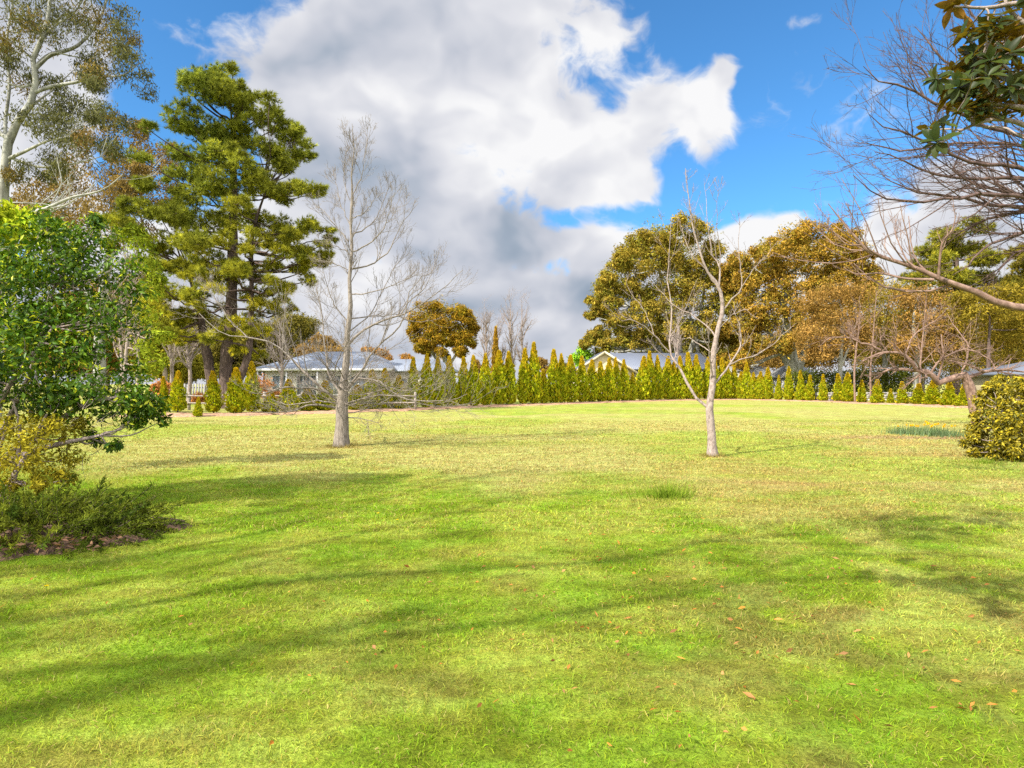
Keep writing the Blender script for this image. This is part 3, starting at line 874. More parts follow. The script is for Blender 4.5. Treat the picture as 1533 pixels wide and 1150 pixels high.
def leafy_tree(name, label, cat, Y0, basepx, trunkpx, trad, clumps, K, Lf, Wf, c1, c2, rng, bark='bark_dark', mat='leaf', depth=.8, rz=.75, up=.35, droop=None, group=None, layers=2, shell=.45, limb_r=.1, lumps=0, extra=None, basez=0.0):
    """clumps: (px, py, radius px). Each gets a twin in front of or behind it"""
    base = ((basepx - CX) / F * Y0, Y0, basez)
    t = thing(name, label, cat, base, group)
    g = Geo()
    forks = []
    for px, rad in zip(trunkpx, trad):
        pts = trace(px, Y0)
        P, R = smooth_path(pts, rad, 18); g.tubes(P, R, 9, rough=.05)
        forks += [np.append(p, r) for p, r in zip(P[5:], R[5:])]
    cents = []; cr_ = []
    pc = np.array([c[:2] for c in clumps], float); mid = pc.mean(0); half = np.abs(pc - mid).max(0) + 1
    for (px, py, r) in clumps:
        e = np.sqrt(max(0.0, 1 - ((px - mid[0]) / half[0]) ** 2 * .9)) * half[0] / F * Y0 * depth
        for k in range(layers):
            dy = (-1 if k == 0 else 1) * e * rng.uniform(.35, .85) if layers > 1 else e * rng.uniform(-.6, .6)
            c = at(px + rng.normal() * r * .12, py + rng.normal() * r * .1, Y0 + dy)
            c[0] = (px - CX) / F * Y0 + rng.normal() * .1 * r / F * Y0; c[2] = EYE + (CY - py) / F * Y0
            cents.append(c); cr_.append(r / F * Y0)
    limb_net(g, forks, cents, rng, limb_r, limb_r * .22)
    g.build('trunk', M[bark], t, True)
    g = Geo()
    if lumps:                                   # many small cushions on the big ones
        nc, nr = [], []
        for c, r in zip(cents, cr_):
            clump(g, c, r * 1.05, int(K * 1.9), Lf, Wf, c1 * A3(.80, .98, .9), c2 * A3(.82, 1.0, .9), rng, rz, .2, up, droop)
            d = rnd_unit(lumps, rng)
            for q in d:
                nc.append(c + q * A3(r, r, r * rz) * rng.uniform(.55, .95)); nr.append(r * rng.uniform(.34, .52))
        cents, cr_ = nc, nr
    for c, r in zip(cents, cr_):
        kk = max(20, int(K * rng.uniform(.8, 1.2)))
        ct = rng.uniform(.82, 1.18)
        clump(g, c, r, kk, Lf, Wf, c1 * ct, c2 * ct, rng, rz, shell, up, droop)
    if extra: extra(g)
    g.build('crown', M[mat], t)
    return t


def subpads(cents, rng, n=3, s=.62):
    """smaller pads round each one, so that no pad keeps a smooth edge"""
    out = list(cents)
    for c in cents:
        w = c[1]
        for k in range(n):
            d = rnd_unit(1, rng)[0] * np.array([1, 1, .55])
            out.append((c[0] + d * w * rng.uniform(.7, 1.15), w * s * rng.uniform(.6, 1.1)) + tuple(c[2:]))
    return out
A = np.array
# ------------------------------------------------------------------ golden conifers of the hedge: five shapes, copied along the line
def conifer_meshes(seed, conical, brown=False):
    rng = np.random.default_rng(seed)
    H, Rm = 4.0, .56
    K = 2300
    z = rng.random(K) ** (.95 if not conical else 1.25) * .985
    prof = (np.clip((1 - z) * (1.0 if conical else 1.7), 0, 1) ** (.95 if conical else .85)) * np.clip(.55 + z * 4.5, 0, 1)
    th = rng.uniform(0, 2 * PI, K)
    lump = 1 + .20 * np.sin(th * 3 + z * 17 + seed) + .16 * np.sin(th * 5 - z * 37) + .12 * np.sin(th * 9 + z * 61)
    q = (.45 + .55 * rng.random(K) ** .5) * lump
    r = Rm * prof * q
    P = np.stack([np.cos(th) * r, np.sin(th) * r, z * H + .06], 1)
    out = np.stack([np.cos(th), np.sin(th), np.zeros(K)], 1)
    D = unit(out * rng.uniform(.15, .7, (K, 1)) + A([0, 0, 1.0]) + .22 * rng.normal(size=(K, 3)))
    Nr = unit(out + .75 * rng.normal(size=(K, 3)))
    s = rng.uniform(.7, 1.3, K)
    low = vary((.120, .155, .006), (.300, .322, .012), K, rng, .30); tip = vary((.23, .19, .008), (.36, .225, .010), K, rng, .15)
    if brown: low, tip = vary((.10, .070, .012), (.22, .14, .016), K, rng), vary((.17, .10, .014), (.30, .17, .016), K, rng)
    w = np.clip(sstep(.55, .98, z) + .45 * (rng.random(K) < .16) + .3 * (q > 1.0), 0, 1)[:, None]
    g = Geo(); g.leaves(P, D, Nr, (.26 * s) * (1 - .35 * z), .14 * s, low * (1 - w) + tip * w, fold=.1, droop=0)
    # upright tip spray
    n = 26
    g.leaves(np.stack([rng.normal(0, .03, n), rng.normal(0, .03, n), H * rng.uniform(.90, .985, n)], 1), unit(A([0, 0, 1.0]) + .18 * rng.normal(size=(n, 3))), rnd_unit(n, rng), .32, .08, vary((.26, .20, .01), (.36, .25, .014), n, rng), fold=.1, droop=0)
    f = g.mesh('foliage', M['leaf'])
    g = Geo(); P, R = smooth_path([(0, 0, -.1), (.01, 0, 1), (0, .01, 2.4), (0, 0, 3.7)], [.07, .055, .035, .01], 10); g.tubes(P, R, 6)
    return f, g.mesh('trunk', M['bark_dark'])


CYP = conifer_meshes(8, True, True)
COL = [conifer_meshes(s, False) for s in (1, 2, 3)]
CON = [conifer_meshes(s, True) for s in (4, 5)]
NTH = ["", "first", "second", "third", "fourth", "fifth", "sixth", "seventh", "eighth", "ninth", "tenth", "eleventh", "twelfth", "thirteenth"]
rng = np.random.default_rng(21)


def conifer(px, top, base, wpx, label, conical=False):
    Y = gdepth(base) + rng.normal() * .12
    H = EYE + (CY - top) / F * Y
    f, tr = (CON if conical else COL)[rng.integers(2 if conical else 3)]
    t = thing("golden_conifer", label, "conifer", ((px - CX) / F * Y, Y, 0), "golden conifers planted in the boundary row")
    w = wpx * (1.02 + .05 * rng.normal()) / F * Y / 1.12
    t.scale = (w, w, H / 4.26)
    t.rotation_euler = (rng.normal() * .022, rng.normal() * .022, rng.uniform(0, 2 * PI))
    for me, nm in ((f, 'foliage'), (tr, 'trunk')):
        o = bpy.data.objects.new(nm, me); o.parent = t; COLL.objects.link(o)


for px, top, base, w, lb, cn in [
    (246, 562, 617, 17, "pale golden conifer partly hidden behind the camellia's right edge", True),
    (266, 553, 617, 20, "golden conifer beside the grey picket gate near the camellia", False),
    (296, 593, 624, 14, "tiniest conifer, standing in front of the rail fence", True),
    (320, 553, 619, 20, "slim golden conifer right before the pine's leaning trunk", False),
    (354, 548, 620, 25, "broad dark based conifer just right of the pine trunk", False),
    (377, 539, 618, 20, "tall golden conifer at the left corner of the grey roofed house", False),
    (405, 585, 619, 22, "short green conifer below the house's left end wall", False),
    (433, 566, 618, 22, "conifer under the left bare tree's long low limb", False),
]:
    conifer(px, top, base, w, lb, cn)
for k, (px, top, w) in enumerate([(460, 580, 24), (486, 568, 22), (535, 575, 24), (557, 551, 22), (577, 549, 20), (597, 560, 20)]):
    base = 617 - (px - 440) * .022
    if px < 511:
        lb = f"{NTH[2 - k]} conifer to the left of the taller bare tree's trunk"
    else:
        lb = f"{NTH[k - 1]} conifer to the right of the taller bare tree's trunk"
    conifer(px, top, base, w, lb)
mid = [(618, 532, 17), (638, 527, 18), (657, 532, 18), (675, 531, 18), (694, 532, 18), (710, 529, 19), (727, 527, 17), (746, 522, 23), (764, 523, 18), (783, 519, 19)]
yb = lambda px: np.interp(px, [600, 700, 750, 800, 900, 1000, 1100, 1182, 1255, 1313, 1350, 1400, 1442, 1480], [613.5, 609.5, 607.5, 606, 602.5, 599.5, 598.5, 600, 602, 605, 606, 607.5, 610, 611])
for k, (px, top, w) in enumerate(mid):
    conifer(px, top, yb(px), w, f"{NTH[len(mid) - k]} golden conifer to the left of the hedge's tallest pointed one")
conifer(800, 509, yb(800), 20, "tallest pointed conifer in the middle of the hedge row")
for k, (px, top, w) in enumerate([(814, 551, 14), (828, 520, 17), (841, 527, 15), (855, 529, 18), (872, 531, 17)]):
    conifer(px, top, yb(px), w, f"{NTH[k + 1]} conifer to the right of the hedge's tallest pointed one")
for k, (px, top, w) in enumerate([(886, 536, 17), (899, 539, 15), (912, 534, 17), (923, 533, 14), (936, 536, 15), (947, 557, 11)]):
    conifer(px, top, yb(px), w, f"{NTH[k + 1]} conifer from the left of those in front of the cream gable")
rt = [(961, 531, 19), (974, 523, 15), (985, 530, 14), (999, 531, 17), (1009, 540, 14), (1020, 531, 16), (1031, 525, 15), (1043, 529, 17)]
for k, (px, top, w) in enumerate(rt):
    conifer(px, top, yb(px), w, f"{NTH[len(rt) - k]} hedge conifer to the left of the slender forked bare tree")
for k, (px, top, w) in enumerate([(1059, 533, 15), (1070, 536, 15), (1079, 534, 13), (1089, 540, 13), (1099, 545, 13), (1109, 555, 12), (1118, 540, 13), (1127, 556, 13), (1137, 555, 14), (1149, 549, 15)]):
    conifer(px, top, yb(px), w, f"{NTH[k + 1]} hedge conifer counted rightward from behind the slender forked bare tree")
sm = [(1165, 560, 11), (1181, 547, 16), (1199, 553, 15), (1212, 560, 13), (1232, 559, 14), (1256, 558, 16), (1270, 556, 20), (1290, 568, 13), (1313, 567, 19), (1333, 581, 11), (1351, 570, 17), (1374, 573, 20), (1395, 568, 22), (1420, 570, 21), (1442, 574, 20), (1480, 570, 22)]
for k, (px, top, w) in enumerate(sm[:10]):
    conifer(px, top, yb(px), w, f"{NTH[10 - k]} small conical conifer left of the grey stone wall's right end", True)
for k, (px, top, w) in enumerate(sm[10:15]):
    conifer(px, top, yb(px), w, f"{NTH[5 - k]} bushy conifer to the left of the crooked fruit tree's trunk", True)
conifer(sm[15][0], sm[15][1], yb(1480), sm[15][2], "bushy conifer half hidden between fruit tree trunk and rounded bush", True)

# mulch along the foot of the row
pxs = np.array([200, 260, 330, 420, 520, 620, 700, 760, 820, 900, 1000, 1100, 1182, 1255, 1313, 1350, 1400, 1442, 1480, 1540], float)
bs_ = np.array([622, 622.5, 621.5, 619.5, 617, 613, 609.5, 607.5, 605.5, 602.5, 599.5, 598.5, 600, 602, 605, 606, 607.5, 610, 611.5, 613])
q = np.linspace(0, len(pxs) - 1, 240)
pxs, bs_ = np.interp(q, np.arange(len(pxs)), pxs), np.interp(q, np.arange(len(bs_)), bs_)
Yc = F * EYE / (bs_ - CY); Xc = (pxs - CX) / F * Yc
rng = np.random.default_rng(3)
tg = unit(np.stack([np.gradient(Xc), np.gradient(Yc)], 1)); nm = np.stack([tg[:, 1], -tg[:, 0]], 1)
nm *= np.sign(-nm[:, 1:2] + 1e-9)
rows = []
for k, (o, h) in enumerate([(1.35, -.02), (1.15, .05), (.5, .09), (-.5, .09), (-1.6, .05), (-2.2, -.02)]):
    w = o + .16 * rng.normal(size=len(Xc)) * (k in (0, 5))
    rows.append(np.stack([Xc + nm[:, 0] * w, Yc + nm[:, 1] * w, h + .02 * rng.normal(size=len(Xc)) * (k not in (0, 5))], 1))
V = np.stack(rows, 1).reshape(-1, 3); n = 6
i = np.arange(len(Xc) - 1)[:, None] * n + np.arange(n - 1)[None]
M['mulch'] = mat_noise("mulch", (.16, .085, .05), (.50, .33, .20), 7, 6, .8, c3=(.34, .20, .12), dist=.05)
tag(obj("mulch_bed", V, np.stack([i, i + 1, i + n + 1, i + n], -1).reshape(-1, 4), M['mulch'], smooth=True), kind="structure")

# ------------------------------------------------------------------ camellia, left foreground
rng = np.random.default_rng(31)
Y0 = 8.0
t = thing("camellia", "big glossy dark green camellia shrub at the left edge of the lawn", "shrub", (-7.4, 8.3, 0))
st = [[(-7.4, 8.3, -.05), (-7.1, 8.2, .5), (-6.7, 8.1, 1.1), (-6.3, 8.0, 1.8), (-6.0, 8.0, 2.9)], [(-7.4, 8.3, -.05), (-6.8, 8.1, .55), (-6.1, 8.0, 1.0), (-5.5, 7.9, 1.35), (-4.9, 7.9, 1.45)],
      [(-7.5, 8.4, -.05), (-7.3, 8.3, .8), (-7.0, 8.2, 1.8), (-6.8, 8.1, 3.0)], [(-7.3, 8.2, -.05), (-6.9, 7.9, .7), (-6.4, 7.7, 1.5), (-5.8, 7.7, 2.3)], [(-7.0, 8.1, .4), (-6.1, 7.8, .75), (-5.2, 7.7, .95)]]
forks = []
P0 = None
for s_ in st:
    P, R = smooth_path(s_, np.linspace(.065, .018, len(s_)), 14)
    g = Geo(); g.tubes(P, R, 7, rough=.05); forks += [np.append(p, r) for p, r in zip(P[3:], R[3:])]
    g.build('stem', M['bark_tan'], t, True)
cl = [(30, 372, 46), (82, 362, 42), (130, 352, 34), (112, 398, 50), (50, 420, 52), (-10, 420, 52), (160, 415, 40), (192, 398, 26), (205, 438, 24), (188, 468, 28), (140, 470, 45), (80, 480, 50), (20, 480, 50),
      (100, 530, 50), (40, 550, 50), (150, 522, 34), (186, 492, 22), (172, 560, 34), (210, 572, 28), (228, 590, 22), (200, 608, 28), (240, 612, 16), (150, 598, 34), (110, 590, 40), (60, 600, 44), (10, 600, 44),
      (-20, 540, 50), (-60, 470, 60), (-60, 580, 60), (230, 604, 20), (215, 622, 16), (240, 630, 10), (196, 628, 14), (150, 660, 8), (168, 666, 8), (130, 650, 9), (185, 664, 6), (96, 332, 22), (60, 336, 24), (140, 328, 14)]
cents = []
for px, py, r in cl:
    for k in range(2 if r > 12 else 1):
        if r > 20 and k and rng.random() < .3: continue
        c = at(px, py, Y0); c[1] = Y0 + rng.normal() * (.35 if r > 20 else .15); cents.append((c, r / F * Y0))
g = Geo(); limb_net(g, forks, [c for c, _ in cents], rng, .02, .004, 4, .1)
B1, b1 = spawn(np.stack([curve_to(forks[rng.integers(len(forks))][:3], c, .014, .004, .1, 8, rng)[0] for c, _ in cents]), np.full((len(cents), 8), .007), 5, ln=(.15, .4), absl=True, rng=rng, rmin=.003)
g.tubes(B1, b1, 3)
g.tubes(*smooth_path(st[0], np.linspace(.03, .01, 5), 14), 5)
g.build('branch', M['bark_tan'], t, True)
g = Geo()
for c, r in cents:
    K = int(50 + 2250 * r * r)
    if c[0] > -5.35 and c[2] > 1.9: K = int(K * .42)
    ct = rng.uniform(.8, 1.2)
    clump(g, c, r * 1.02, K, .078, .034, A([.020, .056, .004]) * ct, A([.078, .125, .007]) * ct, rng, .85, .3, .9, .35, .3)
    K = int(K * .12)
    clump(g, c, r * 1.05, K, .072, .026, A([.22, .26, .012]), A([.34, .34, .02]), rng, .9, .8, .9, .2, .2)  # paler yellow outer leaves: sunlit leaf tops put into the colour
g.build('foliage', M['leaf_gloss'], t)

# light green shrub behind it
rng = np.random.default_rng(32)
leafy_tree("shrub", "yellow green leafy shrub rising behind the camellia's upper left", "shrub", 10.5, -80, [[(-80, 727), (-60, 620), (-30, 500), (0, 400)]], [[.07, .05, .04, .02]],
           [(8, 318, 20), (0, 345, 30), (45, 345, 16), (-40, 330, 40), (-40, 400, 50), (70, 338, 10), (20, 400, 30), (-90, 450, 60), (-30, 480, 60)], 230, .15, .055, A([.16, .24, .012]), A([.40, .42, .025]), rng, 'bark_tan', 'leaf', .5, .8, .7, .3, limb_r=.03)
leafy_tree("shrub", "loose light green shrub seen past the camellia's right shoulder", "shrub", 30.0, 190, [[(190, 624), (185, 600), (190, 520), (200, 430)]], [[.14, .12, .08, .03]],
           [(165, 365, 12), (185, 352, 13), (212, 365, 15), (222, 395, 17), (228, 430, 18), (205, 345, 9), (220, 470, 18), (235, 540, 18), (222, 520, 15), (240, 500, 12), (215, 555, 16), (238, 415, 10)], 130, .24, .08, A([.075, .11, .010]), A([.21, .24, .018]), rng, 'bark_tan', 'leaf', .3, .9, .5, .4, limb_r=.05)

# golden-brown shrub under the camellia
rng = np.random.default_rng(33)
leafy_tree("shrub", "golden green shrub with bare stems underneath the camellia", "shrub", 7.6, -10, [[(-12, 765), (10, 730), (45, 670), (70, 620)], [(-10, 765), (-8, 700), (10, 640)], [(0, 768), (20, 720), (30, 650), (20, 600)]], [[.04, .035, .025, .012], [.035, .03, .012], [.03, .03, .02, .01]],
           [(20, 640, 34), (60, 640, 30), (85, 655, 22), (50, 680, 28), (10, 690, 24), (80, 690, 18), (-30, 660, 44), (95, 635, 14), (40, 720, 18), (75, 715, 14), (0, 730, 14), (90, 720, 10)], 260, .055, .022, A([.11, .10, .010]), A([.30, .25, .020]), rng, 'bark_tan', 'leaf', .8, .9, .3, .2, limb_r=.012)

# spreading juniper on its bed
rng = np.random.default_rng(34)
t = thing("juniper", "low feathery spreading juniper below the camellia on bark mulch", "shrub", (-5.1, 6.5, 0))
K = 520
th = rng.uniform(0, 2 * PI, K); rr = rng.random(K) ** .6
bx = -5.25 + rr * np.cos(th) * 1.25; by = 6.55 + rr * np.sin(th) * .75
out = np.stack([np.cos(th), np.sin(th), np.zeros(K)], 1)
D = unit(out * rng.uniform(.3, 1.0, (K, 1)) + A([0, 0, 1]) * rng.uniform(.12, .85, (K, 1)) * (1.15 - .75 * rr)[:, None] + .2 * rng.normal(size=(K, 3)))
Ls_ = rng.uniform(.28, .62, K)
P = np.zeros((K, 6, 3)); P[:, 0] = np.stack([bx, by, .02 + .16 * rng.random(K) * (1 - rr)], 1)
for k in range(1, 6):
    D = unit(D + A([0, 0, -.09]) + .07 * rng.normal(size=(K, 3))); P[:, k] = P[:, k - 1] + D * (Ls_ / 5)[:, None]
R = np.linspace(.004, .0012, 6)[None] * np.ones((K, 1))
g = Geo(); g.tubes(P, R, 3); g.build('stem', M['bark_dark'], t)
g = Geo()
n = 70
f = rng.uniform(.12, 1, (K, n)) * 4.999; i = f.astype(int); f = (f - i)[..., None]
ii = np.arange(K)[:, None]
pos = P[ii, i] * (1 - f) + P[ii, i + 1] * f; tan = unit(P[ii, i + 1] - P[ii, i])
ax = unit(tan * 1.0 + .75 * rng.normal(size=(K, n, 3)))
cs = np.repeat(vary((.026, .044, .006), (.105, .120, .012), K, rng, .25), n, 0)
g.leaves(pos.reshape(-1, 3), ax.reshape(-1, 3), rnd_unit(K * n, rng), rng.uniform(.03, .085, K * n), .015, cs, .1, .1)
g.build('foliage', M['needle'], t)
# dead twigs and litter at its foot
rng = np.random.default_rng(35)
V = []; n = 40
a = np.linspace(0, 2 * PI, n, endpoint=False)
rad = 1 + .08 * np.sin(a * 3) + .06 * rng.normal(size=n)
ring = np.stack([-5.6 + 1.9 * rad * np.cos(a), 6.55 + 1.02 * rad * np.sin(a)], 1)
V = np.vstack([np.c_[ring, np.full(n, -.03)], np.c_[(ring - [-5.6, 6.55]) * .9 + [-5.6, 6.55], .035 + .01 * rng.normal(size=n)], np.c_[(ring - [-5.6, 6.55]) * .5 + [-5.6, 6.55], .05 + .02 * rng.normal(size=n)], [[-5.6, 6.55, .06]]])
k = np.arange(n); k2 = (k + 1) % n
Fq = np.concatenate([np.stack([k, k2, n + k2, n + k], 1), np.stack([n + k, n + k2, 2 * n + k2, 2 * n + k], 1)]); Ft = np.stack([2 * n + k, 2 * n + k2, np.full(n, 3 * n)], 1)
M['litter_soil'] = mat_noise("leaf_mould", (.035, .022, .015), (.17, .10, .06), 14, 6, .8, c3=(.09, .055, .035), dist=.03)
tag(obj("mulch_bed", V, [Fq, Ft], M['litter_soil'], smooth=True), kind="structure")
g = Geo(); n = 420
x = -5.6 + 1.75 * rng.uniform(-1, 1, n); y = 6.5 - .9 * np.sqrt(rng.random(n))
ph = rng.uniform(0, 2 * PI, n)
g.leaves(np.stack([x, y, .06 + .03 * rng.random(n)], 1), np.stack([np.cos(ph), np.sin(ph), .2 * rng.normal(size=n)], 1), unit(A([0, 0, 1.]) + .5 * rng.normal(size=(n, 3))), rng.uniform(.04, .10, n), rng.uniform(.02, .05, n), vary((.15, .085, .05), (.07, .04, .027), n, rng, .3), .3, -.1)
tag(g.build("leaf_litter", M['leaf']), "brown dead leaves under the spreading juniper", "leaves", kind="stuff")

# rounded bush, right
rng = np.random.default_rng(36)
cl = [(1495, 600, 22), (1520, 590, 24), (1540, 600, 28), (1478, 625, 20), (1505, 625, 26), (1535, 630, 30), (1470, 648, 16), (1490, 655, 24), (1520, 660, 28), (1480, 672, 16), (1505, 678, 18), (1535, 675, 22), (1500, 580, 12), (1525, 572, 14), (1560, 640, 40), (1462, 640, 10), (1466, 668, 10), (1452, 655, 7), (1457, 622, 6), (1468, 600, 8), (1484, 576, 7), (1450, 676, 6), (1512, 564, 7), (1474, 586, 6), (1496, 568, 5), (1445, 664, 5)]
cl = [(x + 13 + (6 if x < 1475 else 0), y + 2, r) for x, y, r in cl]
leafy_tree("bush", "rounded olive and yellow leafed bush at the right edge of the lawn", "shrub", 12.9, 1510, [[(1510, 690), (1505, 650), (1500, 610)], [(1512, 690), (1525, 650), (1530, 600)]], [[.05, .04, .015], [.05, .04, .015]], cl, 360, .085, .036, A([.04, .045, .008]), A([.29, .225, .012]), rng, 'bark_tan', 'leaf_gloss', .75, .85, .8, .3, limb_r=.02)

# daffodils
for px, py, n, lb in ((1358, 650, 70, "left clump of grey green daffodils in the narrow bed"), (1408, 652, 90, "right clump of grey green daffodils nearest the bush"), (1388, 648, 40, "small daffodil clump between the two bigger ones")):
    Yd = gdepth(py); xc = (px - CX) / F * Yd
    t = thing("daffodil_clump", lb, "flowers", (xc, Yd, 0), "daffodils in the bed by the fruit tree")
    sp = .48 if n > 50 else .25
    K = n * 5
    bx = xc + rng.normal(0, sp * .62, K); by = Yd + rng.normal(0, .34, K)
    g = Geo(); g.blades(np.stack([bx, by, np.zeros(K)], 1), unit(A([0, 0, 1]) + .28 * rng.normal(size=(K, 3))), rnd_unit(K, rng), rng.uniform(.10, .33, K), .022, vary((.055, .095, .035), (.115, .145, .075), K, rng))
    g.build('leaves', M['grass'], t)
    K = n // 9
    for q in range(K):
        c = A([xc + rng.normal(0, sp * .5), Yd - .1 + rng.normal(0, .2), rng.uniform(.26, .36)])
        g = Geo(); a = np.arange(6) / 6 * 2 * PI; ax = unit(A([rng.normal() * .5, -1, .2]))
        u = unit(np.cross(ax, [0, 0, 1.])); w = np.cross(u, ax)
        g.leaves(np.repeat(c[None], 6, 0), np.cos(a)[:, None] * u + np.sin(a)[:, None] * w + .3 * ax, np.repeat(ax[None], 6, 0), .045, .028, A([.75, .52, .02]))
        g.tubes(np.stack([c, c + ax * .04]), A([.012, .018]), 8, A([.8, .38, .01])); g.tubes(np.stack([c - [0, 0, c[2]], c]), A([.004, .003]), 3, A([.1, .17, .06]))
        g.build('flower', M['leaf'], t)

# rough grass tuft on the open lawn
rng = np.random.default_rng(37)
for (px, py, n, rad, hh, lb) in [(1000, 745, 420, .30, .26, "taller bright green grass tuft left of the slender bare tree's foot"), (1475, 694, 260, .5, .14, "bright ragged grass at the foot of the rounded bush")]:
    Yd = gdepth(py); xc = (px - CX) / F * Yd
    a = rng.uniform(0, 2 * PI, n); r = rad * np.abs(rng.normal(0, .62, n))
    b0 = np.stack([xc + r * np.cos(a) * 1.3, Yd + r * np.sin(a) * .8, np.zeros(n)], 1)
    D = unit(np.stack([np.cos(a), np.sin(a), np.zeros(n)], 1) * rng.uniform(.1, .7, (n, 1)) + A([0, 0, 1.]) + .2 * rng.normal(size=(n, 3)))
    g = Geo(); g.blades(b0, D, rnd_unit(n, rng), hh * rng.uniform(.5, 1.2, n), .009, vary((.075, .125, .010), (.13, .175, .016), n, rng))
    tag(g.build("grass_tuft", M['grass']), lb, "grass tuft")
# a few dandelions
for k, (px, py, lb) in enumerate([(595, 786, "small yellow dandelion in the shaded lawn, right one of two"), (566, 776, "small yellow dandelion in the shaded lawn, left one of two"), (70, 889, "small yellow dandelion near the juniper bed")]):
    Yd = gdepth(py); xc = (px - CX) / F * Yd
    g = Geo(); a = np.arange(14) / 14 * 2 * PI
    c = A([xc, Yd, .06])
    g.leaves(np.repeat(c[None], 14, 0), np.stack([np.cos(a), np.sin(a), np.full(14, .35)], 1), np.repeat(A([[0, 0, 1.]]), 14, 0), .020, .008, A([.75, .55, .01]))
    g.tubes(np.stack([c - [0, 0, .06], c]), A([.002, .002]), 3, A([.1, .2, .02]))
    tag(g.build("dandelion", M['leaf']), lb, "flower")
# ------------------------------------------------------------------ the big pine, left
rng = np.random.default_rng(41)
Y0 = 40.0
t = thing("pine_tree", "tall bushy pine with several dark trunks behind the rail fence", "tree", ((335 - CX) / F * Y0, Y0, 0))
forks = []
for px, rad in [([(342, 612), (337, 575), (340, 530), (346, 480), (347, 420), (349, 350), (350, 280), (350, 200), (360, 125)], [.50, .40, .40, .38, .34, .28, .22, .14, .05]),
                ([(328, 612), (318, 575), (308, 520), (301, 480), (292, 440), (280, 400)], [.40, .34, .28, .22, .15, .08]),
                ([(345, 600), (354, 575), (366, 550), (374, 515), (376, 470), (377, 420), (378, 350), (400, 280)], [.36, .30, .26, .2, .17, .14, .11, .05])]:
    P, R = smooth_path(trace(px, Y0, rng.uniform(-.05, .05)), rad, 24)
    g = Geo(); g.tubes(P, R, 10, rough=.07); g.build('trunk', M['bark_dark'], t, True)
    forks += [np.append(p, r) for p, r in zip(P[6:], R[6:])]
pads = [(350, 120, 22), (372, 118, 12), (335, 135, 22), (362, 145, 26), (390, 150, 12), (322, 150, 12), (345, 165, 32), (375, 172, 24), (312, 178, 18), (392, 170, 12), (330, 195, 32), (430, 178, 18), (415, 190, 22), (445, 192, 14), (365, 205, 34), (300, 205, 24), (290, 190, 12),
        (440, 212, 22), (400, 220, 30), (455, 205, 12), (330, 235, 36), (370, 245, 30), (285, 235, 22), (425, 240, 24), (455, 235, 12), (270, 225, 14), (300, 262, 30), (345, 275, 36), (395, 265, 28), (440, 262, 16), (260, 265, 18), (405, 292, 26), (445, 290, 14), (465, 295, 18), (485, 292, 14), (430, 300, 14),
        (320, 300, 38), (270, 295, 26), (240, 285, 18), (360, 315, 30), (255, 320, 28), (225, 318, 22), (200, 315, 18), (180, 335, 18), (215, 350, 24), (300, 335, 34), (340, 345, 28), (395, 330, 22), (265, 360, 30), (235, 378, 22), (415, 345, 14), (470, 345, 18), (488, 350, 12), (430, 340, 18), (450, 368, 16), (415, 372, 18), (485, 370, 12), (435, 395, 16), (465, 400, 14), (390, 385, 16), (410, 400, 14), (455, 355, 14),
        (310, 375, 32), (345, 385, 30), (290, 400, 28), (330, 410, 32), (365, 405, 24), (255, 405, 20), (460, 380, 18), (480, 390, 14), (440, 372, 12), (385, 415, 18), (405, 425, 22), (430, 432, 14), (340, 432, 22), (310, 425, 16), (460, 415, 14), (270, 480, 26), (250, 465, 20), (290, 500, 20), (380, 490, 20), (350, 510, 14), (262, 510, 20), (405, 440, 16),
        (345, 470, 14), (395, 500, 12), (362, 528, 14), (300, 450, 22), (325, 455, 16), (370, 450, 18), (270, 440, 20), (395, 465, 14), (240, 435, 16), (415, 455, 12), (285, 470, 16)]
groups = {}
cents = []
for px, py, r in pads:
    w = r / F * Y0
    py = py + 13 * min(1, max(0, 1 - (py - 118) / 160))
    for k in range(2):
        c = at(px, py, Y0); dd = max(1.0, 4.4 - abs(px - 345) * Y0 / F * .45)
        c[1] += rng.uniform(-1, 1) * dd if k else -abs(rng.normal()) * dd * .6
        c[0] += rng.normal() * .15; c[2] += rng.normal() * .15
        cents.append((c, w * rng.uniform(.85, 1.1), py))
main = list(cents); cents = subpads([(c, w * .86, p) for c, w, p in cents], rng, 3, .5)
g = Geo(); limb_net(g, forks, [c for c, _, _ in main], rng, .085, .022, 5, .10)
limb_net(g, [np.append(c, .022) for c, _, _ in main], [c for c, _, _ in cents[len(main):]], rng, .016, .008, 4, .05)
g.build('branch', M['bark_dark'], t, True)
g = Geo()
for c, w, py in cents:
    K = int(12 + 74 * w * w)
    ct = rng.uniform(.62, 1.3); warm = np.clip((py - 230) / 250, 0, 1) * rng.uniform(.2, 1) + .25 * (c[0] > -18) 
    c1 = A([.050, .068, .013]) * (1 - warm) + A([.10, .10, .010]) * warm; c2 = A([.125, .140, .020]) * (1 - warm) + A([.235, .210, .016]) * warm
    tufts(g, c, w, int(K * 1.12), 15, .30, .036, c1 * ct * 1.1, c2 * ct * 1.6, rng, .5)
g.build('crown', M['needle'], t)

